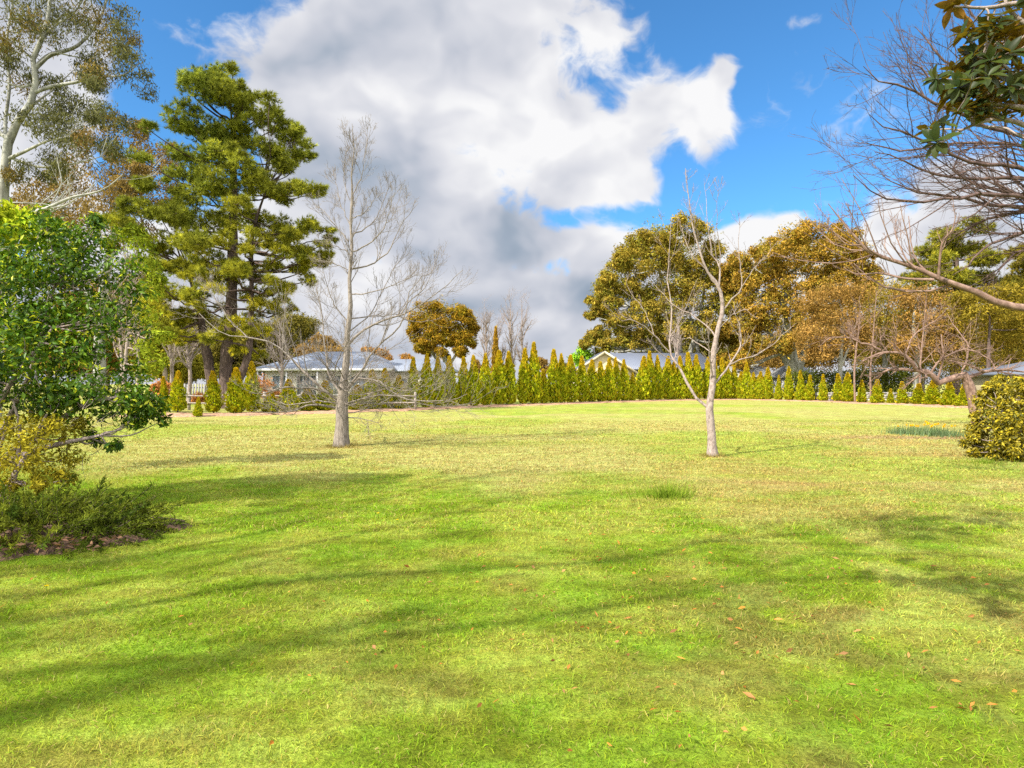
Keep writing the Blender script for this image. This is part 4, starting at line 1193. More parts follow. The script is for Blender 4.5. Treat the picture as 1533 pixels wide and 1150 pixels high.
# ------------------------------------------------------------------ gums, upper left
rng = np.random.default_rng(42)
Y0 = 28.0
t = thing("gum_tree", "tall pale trunked gum tree with sparse drooping leaves at top left", "tree", ((-6 - CX) / F * Y0, Y0, 0))
forks = []
for k, (px, r0, r1) in enumerate([
    ([(-6, 630), (0, 450), (4, 330), (9, 240), (17, 198), (37, 168), (53, 142), (53, 112), (50, 85), (69, 42), (76, -10), (80, -80)], .31, .05),
    ([(10, 225), (8, 180), (14, 130), (10, 60), (20, 0), (26, -80)], .11, .04),
    ([(53, 138), (80, 129), (115, 123), (143, 115), (178, 114), (200, 105)], .12, .02), ([(50, 105), (72, 84), (95, 77), (115, 69), (135, 49), (155, 15), (165, -20)], .15, .03),
    ([(50, 100), (60, 95), (80, 80), (108, 84), (140, 90)], .08, .02), ([(12, 238), (37, 227), (69, 212), (100, 205)], .12, .02), ([(40, 165), (58, 150), (78, 135), (110, 105)], .09, .02),
    ([(14, 210), (-10, 190), (-40, 160), (-60, 120)], .15, .04), ([(55, 70), (80, 40), (110, 20), (130, -10)], .08, .02), ([(53, 125), (30, 130), (0, 120)], .08, .02), ([(12, 235), (60, 250), (110, 245), (150, 235)], .09, .02)]):
    P, R = smooth_path(trace(px, Y0, 0 if k < 1 else rng.uniform(-.4, .4)), np.linspace(1, 0, len(px)) ** .8 * (r0 - r1) * .72 + r1 * .8, 22)
    g = Geo(); g.tubes(P, R, 9, rough=.03); g.build('branch', M['bark_gum'], t, True) if k else None
    g0 = g if k == 0 else g0
    forks += [np.append(p, r) for p, r in zip(P[4:], R[4:])]
cl = [(100, 10, 26), (150, 22, 24), (172, 6, 18), (140, 55, 24), (170, 70, 24), (200, 84, 14), (190, 112, 18), (155, 120, 22), (120, 108, 20), (122, 82, 20), (90, 60, 24), (60, 42, 22), (20, 20, 30), (25, 70, 26), (20, 112, 24), (62, 112, 18), (42, 108, 14), (100, 150, 24), (72, 158, 20), (132, 162, 22), (160, 172, 20), (195, 188, 14), (90, 188, 24), (112, 190, 18), (62, 188, 16), (120, 225, 24), (72, 232, 18), (150, 212, 20), (100, 258, 20), (42, 250, 14), (175, 150, 14), (206, 100, 10), (60, 5, 26), (130, -20, 30), (80, -40, 40), (0, -30, 40), (-40, 40, 40), (-50, 110, 40), (-40, 180, 40), (-10, 60, 20), (180, 40, 14), (30, 265, 14), (185, 205, 12)]
cents = []
for px, py, r in cl:
    for k in range(2):
        c = at(px, py, Y0); c[1] += rng.normal() * 1.3; cents.append((c, r / F * Y0))
limb_net(g0, forks, [c for c, _ in cents], rng, .04, .010, 4, .0); g0.build('trunk', M['bark_gum'], t, True)
g = Geo()
for c, r in cents:
    ct = rng.uniform(.7, 1.3)
    warm = (rng.random() < .16) * .7
    clump(g, c, r * 1.2, int(90 + 330 * r), .19, .045, (A([.046, .050, .022]) * (1 - warm) + A([.09, .062, .016]) * warm) * ct, (A([.110, .108, .044]) * (1 - warm) + A([.17, .112, .026]) * warm) * ct, rng, .75, .2, .2, 1.1, .25)
g.build('crown', M['leaf'], t)

rng = np.random.default_rng(43)
leafy_tree("gum_tree", "brown orange leafed gum standing between tall pale gum and pine", "tree", 52, 150, [[(150, 600), (150, 480), (165, 380), (185, 290)], [(150, 500), (120, 400), (90, 310)]], [[.5, .4, .3, .1], [.3, .25, .1]],
           [(200, 225, 26), (232, 212, 16), (235, 235, 18), (170, 240, 24), (205, 262, 28), (150, 265, 24), (185, 290, 28), (235, 265, 16), (120, 285, 26), (150, 300, 28), (90, 300, 24), (60, 310, 24), (210, 300, 22), (100, 330, 26), (180, 330, 22), (30, 320, 24), (240, 205, 8), (145, 220, 14), (225, 290, 18), (130, 350, 24)], 520, .32, .09, A([.085, .062, .022]), A([.195, .130, .040]), rng, 'bark_gum', 'leaf', .6, .8, .3, .9)
rng = np.random.default_rng(44)
Y0 = 22.0
t = thing("gum_tree", "gum off the left edge sending long pale leafless limbs past the camellia", "tree", (-20.6, Y0, 0))
for nm, px, r0, r1 in [('trunk', [(-92, 641), (-88, 560), (-60, 470), (-20, 410), (0, 395)], .30, .14), ('branch', [(0, 395), (20, 368), (43, 324), (75, 310), (109, 295), (135, 290), (160, 281), (184, 261)], .09, .012), ('branch', [(75, 312), (100, 306), (128, 287), (150, 268)], .03, .008), ('branch', [(30, 350), (50, 325), (62, 305), (85, 285), (118, 250)], .03, .008), ('branch', [(10, 303), (40, 304), (70, 306), (78, 311)], .022, .014), ('branch', [(80, 300), (92, 275), (88, 250), (84, 225)], .024, .006)]:
    P, R = smooth_path(trace(px, Y0, 0), np.linspace(r0, r1, len(px)), 18); g = Geo()
    if nm == 'trunk': g.tubes(P, R, 9, rough=.03)
    else: limb_mesh(g, P, R, 5, 2, 0, rng, rm=(.008, .005, .004))
    g.build(nm, M['bark_gum'], t, True)

# ------------------------------------------------------------------ great gums beyond the hedge, right
rng = np.random.default_rng(45)
C1, C2 = A([.085, .078, .012]), A([.280, .195, .028])
leafy_tree("gum_tree", "great domed gum behind the cream gabled house", "tree", 80, 1010, [[(1020, 600), (1018, 540), (1005, 470), (985, 400)], [(1012, 600), (985, 520), (945, 460)], [(1022, 560), (1045, 490), (1055, 430)], [(1040, 600), (1045, 530), (1030, 460)]], [[.7, .6, .4, .15], [.5, .35, .12], [.4, .3, .12], [.4, .3, .1]],
           [(945, 375, 22), (972, 360, 24), (1005, 353, 22), (1035, 362, 20), (1060, 385, 20), (1082, 412, 18), (922, 402, 20), (905, 425, 16), (896, 448, 14), (930, 435, 20), (958, 400, 26), (990, 385, 26), (1022, 392, 26), (1052, 415, 24), (1085, 440, 16), (962, 440, 24), (1000, 428, 26), (1032, 448, 26), (893, 502, 13), (922, 484, 18), (952, 475, 20), (985, 468, 22), (1068, 465, 22), (1042, 488, 22), (905, 520, 14), (935, 512, 18), (968, 505, 20), (1000, 500, 22), (1075, 505, 18), (880, 512, 9), (912, 462, 14), (888, 470, 8)],
           230, .34, .13, C1, C2, rng, 'bark_gum', 'leaf', .75, .85, .5, .3, limb_r=.16, lumps=7)
leafy_tree("gum_tree", "broad orange brown gum with a massive trunk behind the middle of the right hedge", "tree", 74, 1190, [[(1190, 600), (1188, 560), (1180, 510), (1172, 460), (1180, 410)], [(1192, 560), (1215, 500), (1240, 430)], [(1186, 560), (1165, 520), (1130, 460)]], [[1.0, .9, .6, .4, .15], [.5, .35, .15], [.4, .3, .12]],
           [(1098, 400, 16), (1125, 388, 20), (1155, 370, 22), (1190, 358, 22), (1225, 355, 22), (1258, 365, 20), (1282, 385, 16), (1292, 408, 12), (1110, 425, 22), (1145, 405, 24), (1180, 392, 26), (1220, 388, 26), (1255, 398, 24), (1120, 455, 24), (1160, 440, 26), (1235, 425, 26), (1270, 425, 20), (1105, 485, 20), (1140, 480, 24), (1200, 440, 20), (1175, 475, 22), (1290, 440, 18), (1245, 460, 26), (1120, 515, 20), (1155, 515, 20), (1100, 540, 16), (1215, 480, 20)],
           230, .32, .13, A([.100, .078, .012]), A([.325, .190, .028]), rng, 'bark_gum', 'leaf', .75, .85, .5, .3, limb_r=.16, lumps=7)
for k, (px, tp, Yk, lb, cl) in enumerate([
    (1258, [(1258, 600), (1258, 540), (1262, 480), (1255, 440)], 58, "russet tree with one pale pole trunk, nearest the massive gum", [(1215, 450, 24), (1245, 440, 26), (1280, 440, 26), (1230, 480, 28), (1265, 475, 30), (1210, 500, 24), (1240, 512, 24), (1285, 500, 24), (1222, 530, 16)]),
    (1325, [(1325, 600), (1324, 540), (1322, 490), (1335, 440)], 62, "russet brown tree in the middle of the right hand thicket", [(1300, 450, 24), (1330, 440, 26), (1310, 480, 28), (1345, 470, 28), (1300, 510, 22), (1330, 510, 26), (1360, 500, 22)]),
    (1372, [(1371, 600), (1372, 540), (1368, 480), (1375, 440)], 57, "russet tree with a pale trunk behind the fruit tree's arching limb", [(1360, 445, 26), (1390, 450, 26), (1375, 480, 28), (1405, 490, 28), (1355, 515, 22), (1390, 520, 26), (1420, 515, 24), (1425, 470, 22)]),
    (1470, [(1470, 600), (1468, 550), (1462, 500), (1470, 460)], 55, "olive brown tree behind the crooked fruit tree's trunk", [(1440, 480, 26), (1470, 470, 26), (1500, 475, 28), (1450, 510, 26), (1485, 510, 28), (1520, 510, 26), (1460, 540, 22), (1500, 540, 22), (1535, 480, 28)])]):
    lo, hi = (A([.110, .075, .022]), A([.290, .165, .042])) if k < 3 else (A([.090, .078, .014]), A([.27, .185, .022]))
    if k == 1: lo, hi = A([.10, .088, .014]), A([.27, .20, .026])
    leafy_tree("russet_tree", lb, "tree", Yk, px, [tp, [(tp[1][0] + 1, tp[1][1] + 10), (tp[2][0] + 18, tp[2][1] + 10), (tp[3][0] + 22, tp[3][1])]], [[.22, .19, .15, .06], [.12, .09, .04]], cl, 1000, .25, .085, lo, hi, rng, 'bark_gum', 'leaf', .8, .85, .3, .3, limb_r=.07, shell=.15)
# bare poles in the thicket
for k, (px, y1, Yk, lb) in enumerate([(1280, 500, 50, "thin bare sapling at the left of the right thicket, first of three"), (1304, 478, 52, "thin bare sapling under the fruit tree's highest arch"), (1378, 490, 50, "thin straight bare sapling above the bushy conifers")]):
    px_ = [(px, 600), (px - 1, 560), (px + 2, 520), (px + 5, y1), (px + 8, y1 - 40)]
    t = thing("sapling", lb, "tree", ((px - CX) / F * Yk, Yk, 0))
    P, R = smooth_path(trace(px_, Yk), [.085, .075, .065, .045, .02], 14); g = Geo(); g.tubes(P, R, 7, rough=.04); g.build('trunk', M['bark_rose'], t, True)
    g = Geo(); B1, b1 = spawn(P[None], R[None], 12, tr=(.35, 1), ln=(1.0, 2.6), absl=True, N=6, up=.15, rng=rng, rmin=.02); g.tubes(B1, b1, 4)
    B2, b2 = spawn(B1, b1, 5, ln=(.4, .8), N=5, rng=rng, rmin=.012); g.tubes(B2, b2, 3); g.build('branch', M['bark_rose'], t, True)

# pines, right
def pine(name, label, Y0, px, tp, trad, pads, c1, c2, rng, dens=1.0):
    t = thing(name, label, "tree", ((px - CX) / F * Y0, Y0, 0))
    P, R = smooth_path(trace(tp, Y0), trad, 18); g = Geo(); g.tubes(P, R, 8, rough=.06)
    forks = [np.append(p, r) for p, r in zip(P[4:], R[4:])]
    cents = []
    for x, y, r in pads:
        for k in range(2):
            c = at(x, y, Y0); c[1] += rng.uniform(-1, 1) * 2.8; cents.append((c, r / F * Y0))
    limb_net(g, forks, [c for c, _ in cents], rng, .09, .03, 4, .05); g.build('trunk', M['bark_dark'], t, True)
    g = Geo()
    for c, w in cents:
        ct = rng.uniform(.75, 1.25); tufts(g, c, w, int((60 + 60 * w * w) * dens), 9, .45, .075, c1 * ct, c2 * ct, rng, .5)
    g.build('crown', M['needle'], t)


rng = np.random.default_rng(46)
pine("pine_tree", "rounded olive pine above the long bare limb on the right", 66, 1430, [(1430, 600), (1430, 480), (1432, 400), (1430, 345)], [.5, .4, .25, .08],
     [(1430, 342, 14), (1415, 355, 16), (1445, 352, 16), (1400, 372, 18), (1432, 372, 22), (1462, 372, 16), (1388, 392, 16), (1415, 395, 22), (1450, 395, 22), (1475, 390, 12), (1378, 412, 14), (1405, 420, 22), (1440, 420, 24), (1475, 415, 18), (1360, 432, 14), (1390, 442, 20), (1425, 445, 24), (1462, 442, 22), (1352, 420, 10), (1492, 425, 12), (1500, 440, 14)], A([.065, .078, .012]), A([.21, .185, .016]), rng)
pine("pine_tree", "dark pine cut by the right edge of the picture", 60, 1550, [(1550, 610), (1550, 480), (1550, 380)], [.45, .35, .1],
     [(1530, 380, 16), (1555, 370, 18), (1520, 398, 14), (1545, 400, 20), (1512, 392, 7), (1525, 420, 18), (1555, 430, 24), (1512, 430, 12), (1530, 450, 20)], A([.055, .060, .010]), A([.18, .14, .016]), rng)
leafy_tree("shrub", "olive bushy tree filling the gap below the rounded pine", "tree", 50, 1480, [[(1480, 602), (1480, 540), (1482, 470)]], [[.2, .15, .05]], [(1440, 445, 18), (1470, 440, 20), (1500, 440, 20), (1450, 465, 20), (1485, 465, 22), (1520, 455, 20), (1530, 490, 22)], 600, .26, .09, A([.090, .078, .012]), A([.24, .175, .020]), rng, 'bark_dark', 'leaf', .7, .7, .4, .3)

# ------------------------------------------------------------------ trees beyond the hedge, centre and left
rng = np.random.default_rng(47)
leafy_tree("gum_tree", "round golden brown gum alone above the middle of the hedge", "tree", 95, 665, [[(668, 600), (667, 550), (662, 515)], [(667, 560), (645, 525), (632, 505)], [(667, 555), (690, 520), (700, 500)]], [[.5, .4, .2], [.25, .2, .1], [.25, .2, .1]],
           [(640, 470, 18), (662, 466, 18), (685, 468, 16), (702, 478, 12), (626, 485, 14), (650, 488, 20), (676, 488, 18), (700, 496, 14), (622, 505, 10), (645, 508, 16), (690, 510, 14), (706, 512, 8), (668, 506, 14), (630, 520, 8), (710, 490, 7), (642, 524, 9), (690, 526, 9), (662, 528, 9), (655, 462, 9), (696, 470, 9), (618, 495, 8)], 170, .36, .14, A([.090, .072, .009]), A([.310, .175, .016]), rng, 'bark_gum', 'leaf', .8, .85, .5, .3, limb_r=.10, lumps=6)
for k, (px, top, Yk, lb) in enumerate([(728, 470, 92, "pale bare poplar right of the round golden gum"), (765, 452, 95, "tallest pale bare poplar over the hedge"), (782, 462, 100, "faint bare poplar at the right of the poplar group"), (745, 490, 98, "low bare poplar behind the tall slim conifer")]):
    t = thing("bare_poplar", lb, "tree", ((px - CX) / F * Yk, Yk, 0), "bare poplars beyond the hedge")
    H = EYE + (CY - top) / F * Yk; x0 = (px - CX) / F * Yk
    P, R = smooth_path([(x0, Yk, 0), (x0 + .1, Yk, H * .4), (x0 - .1, Yk, H * .75), (x0, Yk, H)], [.25, .18, .10, .02], 14); g = Geo(); g.tubes(P, R, 6); g.build('trunk', M['bark_tan'], t, True)
    g = Geo(); B1, b1 = spawn(P[None], R[None], 30, tr=(.25, .98), ang=(.35, .8), ln=(1.5, 4.0), absl=True, N=6, up=.22, rng=rng, rmin=.02); g.tubes(B1, b1, 4)
    B2, b2 = spawn(B1, b1, 6, ln=(.3, .7), N=5, up=.12, rng=rng, rmin=.012); g.tubes(B2, b2, 3)
    B3, b3 = spawn(B2, b2, 3, ln=(.4, .8), N=4, up=.1, rng=rng, rmin=.010); g.tubes(B3, b3, 3); g.build('branch', M['bark_tan'], t)
Yk = 66; px = 742
t = thing("cypress", "slim brown tipped cypress standing behind and above the hedge", "conifer", ((px - CX) / F * Yk, Yk, 0))
for me, nm in zip(CYP, ('foliage', 'trunk')):
    o = bpy.data.objects.new(nm, me); o.parent = t; COLL.objects.link(o)
t.scale = (1.15, 1.15, (EYE + (CY - 488) / F * Yk) / 4.15)
leafy_tree("shrub", "bright light green tree peeping over left of the cream gable", "tree", 84, 872, [[(872, 595), (872, 560), (874, 535)]], [[.2, .15, .05]], [(872, 525, 9), (862, 535, 9), (882, 532, 9), (872, 545, 10), (886, 545, 8)], 260, .35, .16, A([.10, .20, .012]), A([.22, .36, .02]), rng, 'bark_tan', 'leaf', .7, .8, .5, .3, limb_r=.06)
far = [(395, 468, 66, 92, "olive", "dense olive tree behind the left end of the house roof"), (445, 458, 60, 96, "olive", "dark olive tree above the house ridge, left of the bare trunk"), (480, 490, 46, 88, "brown", "brownish tree behind the ridge at the bare tree's trunk"), (560, 512, 34, 86, "orange", "orange tree over the right part of the house roof"), (600, 515, 26, 100, "orange", "small orange tree just left of the round golden gum"), (310, 455, 56, 85, "olive", "pale olive tree seen under the pine's left limb"), (245, 440, 56, 70, "gold", "greyish tree in the thicket right of the camellia"), (160, 480, 80, 88, "brown", "brown tree behind the camellia"), (70, 470, 90, 90, "olive", "far tree mostly hidden by the camellia"), (205, 365, 52, 72, "olive", "dense dark green tree filling in left of the tall pine"), (150, 400, 60, 80, "brown", "brown tree just above the camellia's right shoulder"), (275, 520, 50, 78, "gold", "yellowish low tree seen between the pine's trunks"), (345, 500, 46, 82, "olive", "olive low tree right behind the pine's trunk base"), (500, 512, 40, 84, "brown", "low brownish tree behind the house ridge near the bare trunk"), (810, 528, 15, 120, "brown", "far low brown tree right of the bare poplars"), (845, 530, 13, 125, "olive", "far low dark tree left of the bright green one"), (716, 530, 15, 118, "brown", "far low brown tree behind the hedge left of the slim cypress"), (1010, 470, 70, 112, "olive", "dark far tree behind the great domed gum"), (1090, 480, 60, 112, "olive", "dark far tree showing between the two great gums"), (1200, 470, 70, 105, "brown", "brown far tree behind the massive trunked gum"), (1290, 450, 70, 96, "brown", "brown far tree behind the russet thicket's left half"), (1380, 450, 80, 98, "olive", "olive far tree behind the rounded pine's lower skirt"), (1480, 440, 80, 96, "olive", "olive far tree behind the crooked fruit tree")]
PAL = {"olive": (A([.060, .060, .014]), A([.155, .125, .020])), "brown": (A([.10, .065, .020]), A([.23, .14, .035])), "gold": (A([.11, .11, .014]), A([.27, .235, .024])), "orange": (A([.14, .075, .014]), A([.34, .165, .020]))}
for px, top, hw, Yk, pal, lb in far:
    h = 590 - top; n = max(8, int(hw * .4))
    cl = []
    for q in range(n):
        a = rng.uniform(0, PI); rr = np.sqrt(rng.random())
        cl.append((px + np.cos(a) * rr * hw * .8, top + h * .62 - np.sin(a) * rr * h * .48, max(6, hw * .3)))
    leafy_tree("far_tree", lb, "tree", Yk, px, [[(px, 592), (px + 2, 560), (px, top + h * .45)]], [[.3, .25, .1]], cl, 520 if hw > 30 else 240, .42, .15, *PAL[pal], rng, 'bark_tan', 'leaf', .8, .8, .4, .3, limb_r=.1, shell=.2)
for k, (px, top, Yk, lb) in enumerate([(180, 420, 46, "pale bare tree right behind the camellia's crown"), (205, 440, 50, "grey bare tree left of the pine's shorter trunk"), (255, 450, 52, "grey bare tree between the pale trunks and the pine"), (282, 480, 48, "small bare tree right behind the picket fence"), (420, 455, 58, "bare tree behind the left corner of the house roof"), (1015, 470, 70, "bare grey tree in front of the great domed gum")]):
    t = thing("bare_sapling", lb, "tree", ((px - CX) / F * Yk, Yk, 0))
    H = EYE + (CY - top) / F * Yk; x0 = (px - CX) / F * Yk
    P, R = smooth_path([(x0, Yk, 0), (x0 + .15, Yk, H * .35), (x0 - .1, Yk, H * .7), (x0 + .1, Yk, H)], [.17, .13, .08, .02], 14); g = Geo(); g.tubes(P, R, 6); g.build('trunk', M['bark_tan'], t, True)
    g = Geo(); B1, b1 = spawn(P[None], R[None], 20, tr=(.25, .98), ang=(.4, 1.0), ln=(1.2, 3.4), absl=True, N=6, up=.16, rng=rng, rmin=.016); g.tubes(B1, b1, 4)
    B2, b2 = spawn(B1, b1, 6, ln=(.3, .75), N=5, up=.1, rng=rng, rmin=.010); g.tubes(B2, b2, 3)
    B3, b3 = spawn(B2, b2, 3, ln=(.4, .8), N=4, rng=rng, rmin=.008); g.tubes(B3, b3, 3); g.build('branch', M['bark_tan'], t)
for px, py, r, Yk, lb in [(352, 578, 12, 46, "low russet shrub right of the pine's trunk base"), (388, 572, 14, 48, "low russet shrub at the left corner of the house"), (240, 575, 10, 46, "small rust red shrub beside the camellia's right edge"), (410, 590, 10, 44, "low orange shrub in front of the house's end wall"), (300, 592, 8, 50, "low ochre shrub behind the tiniest conifer")]:
    leafy_tree("russet_shrub", lb, "shrub", Yk, px, [[(px, CY + F * EYE / Yk), (px, py + 5), (px + 2, py - 4)]], [[.05, .04, .02]], [(px, py, r * .8), (px - r * .8, py + 4, r * .7), (px + r * .8, py + 3, r * .7), (px, py + r, r), (px - r, py + r * 1.2, r * .7), (px + r, py + r * 1.2, r * .7)], 150, .17, .07, A([.16, .075, .025]), A([.40, .17, .05]), rng, 'bark_dark', 'leaf', .8, .8, .4, .2, limb_r=.03)

# clipped dark hedge and low stone wall behind the small conifers
rng = np.random.default_rng(48)
def leafy_hedge(label, x0, x1, Yk, h, dep, c1, c2, K):
    t = thing("hedge", label, "hedge", ((x0 + x1) / 2, Yk, 0))
    g = Geo(); P = np.stack([rng.uniform(x0, x1, K), Yk + dep * (rng.random(K) - .5), h * (1 - .9 * rng.random(K) ** 1.4) * (1 + .08 * rng.normal(size=K))], 1)
    g.leaves(P, rnd_unit(K, rng), unit(A([0, -.5, .8]) + .8 * rng.normal(size=(K, 3))), .22, .12, vary(c1, c2, K, rng)); g.build('foliage', M['leaf'], t)
    g = Geo(); n = int((x1 - x0) / .8)
    for x in np.linspace(x0 + .3, x1 - .3, n): g.tubes(A([(x, Yk, 0), (x + .05, Yk, h * .6)]), A([.04, .02]), 5)
    g.build('stems', M['bark_dark'], t)
leafy_hedge("dark green hedge behind the stone wall at the right", 27.5, 39.5, 60.5, 2.7, 1.6, A([.030, .045, .008]), A([.10, .11, .012]), 9000)
leafy_hedge("tall olive brown hedge closing the gap beneath the russet trees", 37.0, 66.0, 66, 4.6, 2.0, A([.065, .065, .010]), A([.20, .155, .018]), 16000)
wl = Geo(); Yw = 57.0
M['stone'] = mat_noise("pale_stone", (.09, .082, .075), (.16, .145, .13), 1.6, 4, .5, c3=(.36, .335, .31))
wl.box((28.4, Yw - .2, 0), (38.0, Yw + .2, .80))
x = 28.4
while x < 37.5:
    for r_ in range(4):
        w = .5 + rng.normal() * .05; z0 = r_ * .21
        wl.box((x + .25 * (r_ % 2) + .01, Yw - .25 + rng.normal() * .03, z0 + .008), (x + .25 * (r_ % 2) + w - .01, Yw + .25, z0 + .202 + .012 * rng.normal()))
    x += .52
tag(wl.build("stone_wall", M['stone']), "low pale grey stone wall behind the small conifers on the right", "wall")

# ------------------------------------------------------------------ houses
M['cream'] = mat_noise("cream_render", (.44, .37, .23), (.52, .45, .30), 1.2, 4, .05)
M['white'] = mat_noise("white_trim", (.50, .49, .47), (.62, .61, .60), 2, 3, .03, rough=.5)
M['glass'] = mat_noise("window_glass", (.06, .075, .09), (.20, .23, .26), .6, 3, 0, rough=.08, spec=.6)


def mat_roof(name, c1, c2, ax=0):
    m, nt, out = nodes_of(name); G = NB(nt)
    tc = nt.nodes.new("ShaderNodeTexCoord"); w = nt.nodes.new("ShaderNodeTexWave"); w.inputs["Scale"].default_value = 1.6; w.bands_direction = 'X' if ax == 0 else 'Y'; w.inputs["Distortion"].default_value = 0
    nt.links.new(tc.outputs["Object"], w.inputs["Vector"])
    n = G.noise(tc.outputs["Object"], .7, 5, .6)
    c = G.mix(n, c1, c2); b = nt.nodes.new("ShaderNodeBsdfPrincipled"); b.inputs["Roughness"].default_value = .5
    nt.links.new(c, b.inputs["Base Color"]); bp = nt.nodes.new("ShaderNodeBump"); bp.inputs["Strength"].default_value = .5; bp.inputs["Distance"].default_value = .03
    nt.links.new(w.outputs["Fac"], bp.inputs["Height"]); nt.links.new(bp.outputs[0], b.inputs["Normal"]); nt.links.new(b.outputs[0], out.inputs["Surface"])
    return m


M['roof'] = mat_roof("blue_grey_roof", (.13, .15, .185), (.185, .205, .245))
M['roof_dark'] = mat_roof("slate_grey_roof", (.085, .10, .135), (.13, .145, .18))


def hip(x0, x1, y0, y1, ze, zr, hipx, name, mat, parent, th=.16):
    ym = (y0 + y1) / 2
    def ring(dz):
        return [(x0, y0, ze + dz), (x1, y0, ze + dz), (x1, y1, ze + dz), (x0, y1, ze + dz), (x0 + hipx[0], ym, zr + dz), (x1 - hipx[1], ym, zr + dz)]
    V = ring(0) + ring(-th)
    Q = [[0, 1, 5, 4], [2, 3, 4, 5], [7, 6, 10, 11], [9, 8, 11, 10], [0, 6, 7, 1], [1, 7, 8, 2], [2, 8, 9, 3], [3, 9, 6, 0]]
    T = [[1, 2, 5], [3, 0, 4], [8, 7, 11], [6, 9, 10]]
    return obj(name, V, [A(T), A(Q)], mat, parent)


def window(parent, x, Yf, z0, w, h, bars=1):
    g = Geo(); b = .09
    g.box((x, Yf - .06, z0), (x + b, Yf - .003, z0 + h)); g.box((x + w - b, Yf - .06, z0), (x + w, Yf - .003, z0 + h))
    g.box((x + b, Yf - .06, z0), (x + w - b, Yf - .003, z0 + b)); g.box((x + b, Yf - .06, z0 + h - b), (x + w - b, Yf - .003, z0 + h))
    for k in range(bars):
        xc = x + w * (k + 1) / (bars + 1); g.box((xc - .03, Yf - .05, z0 + b), (xc + .03, Yf - .004, z0 + h - b))
    o = g.build('window', M['white'], parent)
    Geo().box((x + b, Yf - .03, z0 + b), (x + w - b, Yf - .006, z0 + h - b)).build('pane', M['glass'], o)


h = thing("house", "cream house with a blue grey hipped roof behind the taller bare tree", "house", (-18, 66, 0))
M['cream_pale'] = mat_noise("pale_cream_render", (.60, .55, .46), (.70, .65, .56), 1.2, 4, .05)
Geo().box((-24.3, 60, 0), (-12.4, 70, 2.95)).build('wall', M['cream_pale'], h)
Geo().box((-12.4, 61.2, 0), (-6.6, 69, 2.8)).build('wall', M['cream_pale'], h)
hip(-25.1, -11.6, 59.2, 70.8, 3.15, 5.05, (4.3, 3.6), 'roof', M['roof'], h)
hip(-15.0, -5.9, 60.6, 69.6, 2.98, 4.25, (2.5, 2.0), 'roof', M['roof'], h)
g = Geo(); g.box((-25.12, 59.1, 2.88), (-11.6, 59.19, 3.10)); g.box((-25.2, 59.19, 2.88), (-25.11, 70.8, 3.10)); g.build('fascia', M['white'], h)
for x, w, b in ((-23.6, 1.5, 1), (-21.2, 2.0, 2), (-18.3, 1.6, 1), (-15.9, 1.6, 1)): window(h, x, 60, .5, w, 2.0, b)
window(h, -11.2, 61.2, .9, 1.4, 1.3); window(h, -8.6, 61.2, .9, 1.2, 1.3)
for x in (-24.8, -22.0, -19.0, -16.4, -13.6):
    Geo().box((x, 59.25, 0), (x + .14, 59.39, 2.87)).build('post', M['white'], h)

h = thing("house", "house with a cream gable end and slate grey roof behind the hedge", "house", (15, 70, 0))
yg = 65.0; xa, xb, ap, zt, ze = 6.7, 13.0, 9.85, 4.95, 2.9
V = [(xa, yg, 0), (xb, yg, 0), (xb, yg, ze), (ap, yg, zt), (xa, yg, ze), (xa, 69.9, 0), (xb, 69.9, 0), (xb, 69.9, ze), (ap, 69.9, zt), (xa, 69.9, ze)]
obj('wall', V, [A([[3, 4, 2], [8, 7, 9]]), A([[0, 1, 2, 4], [0, 4, 9, 5], [1, 6, 7, 2], [5, 9, 7, 6]])], M['cream'], h)
ov = .45; sl = (zt - ze) / (ap - xa)
for s in (-1, 1):
    e = xa - ov if s < 0 else xb + ov; zz = ze - ov * sl
    d = .14
    V = [(ap, yg - .4, zt + .02), (e, yg - .4, zz + .02), (e, 70.5, zz + .02), (ap, 70.5, zt + .02), (ap, yg - .4, zt + .02 + d), (e, yg - .4, zz + .02 + d), (e, 70.5, zz + .02 + d), (ap, 70.5, zt + .02 + d)]
    obj('roof', V, A([[0, 1, 2, 3], [4, 7, 6, 5], [0, 4, 5, 1], [1, 5, 6, 2], [2, 6, 7, 3], [3, 7, 4, 0]]), M['roof_dark'], h)
    V = [(ap, yg - .47, zt - .08), (e, yg - .47, zz - .08), (e, yg - .405, zz - .08), (ap, yg - .405, zt - .08), (ap, yg - .47, zt + .16), (e, yg - .47, zz + .16), (e, yg - .405, zz + .16), (ap, yg - .405, zt + .16)]
    obj('bargeboard', V, A([[0, 1, 2, 3], [4, 7, 6, 5], [0, 4, 5, 1], [1, 5, 6, 2], [2, 6, 7, 3], [3, 7, 4, 0]]), M['cream'], h)
Geo().box((13.01, 67.6, 0), (22.0, 76, 3.0)).build('wall', M['cream'], h)
hip(10.1, 22.6, 66.9, 76.8, 3.3, 5.25, (.2, .4), 'roof', M['roof_dark'], h)
window(h, 8.9, yg, .9, 1.7, 1.3); window(h, 15, 67.6, .9, 1.6, 1.3); window(h, 18.6, 67.6, .9, 1.6, 1.3)

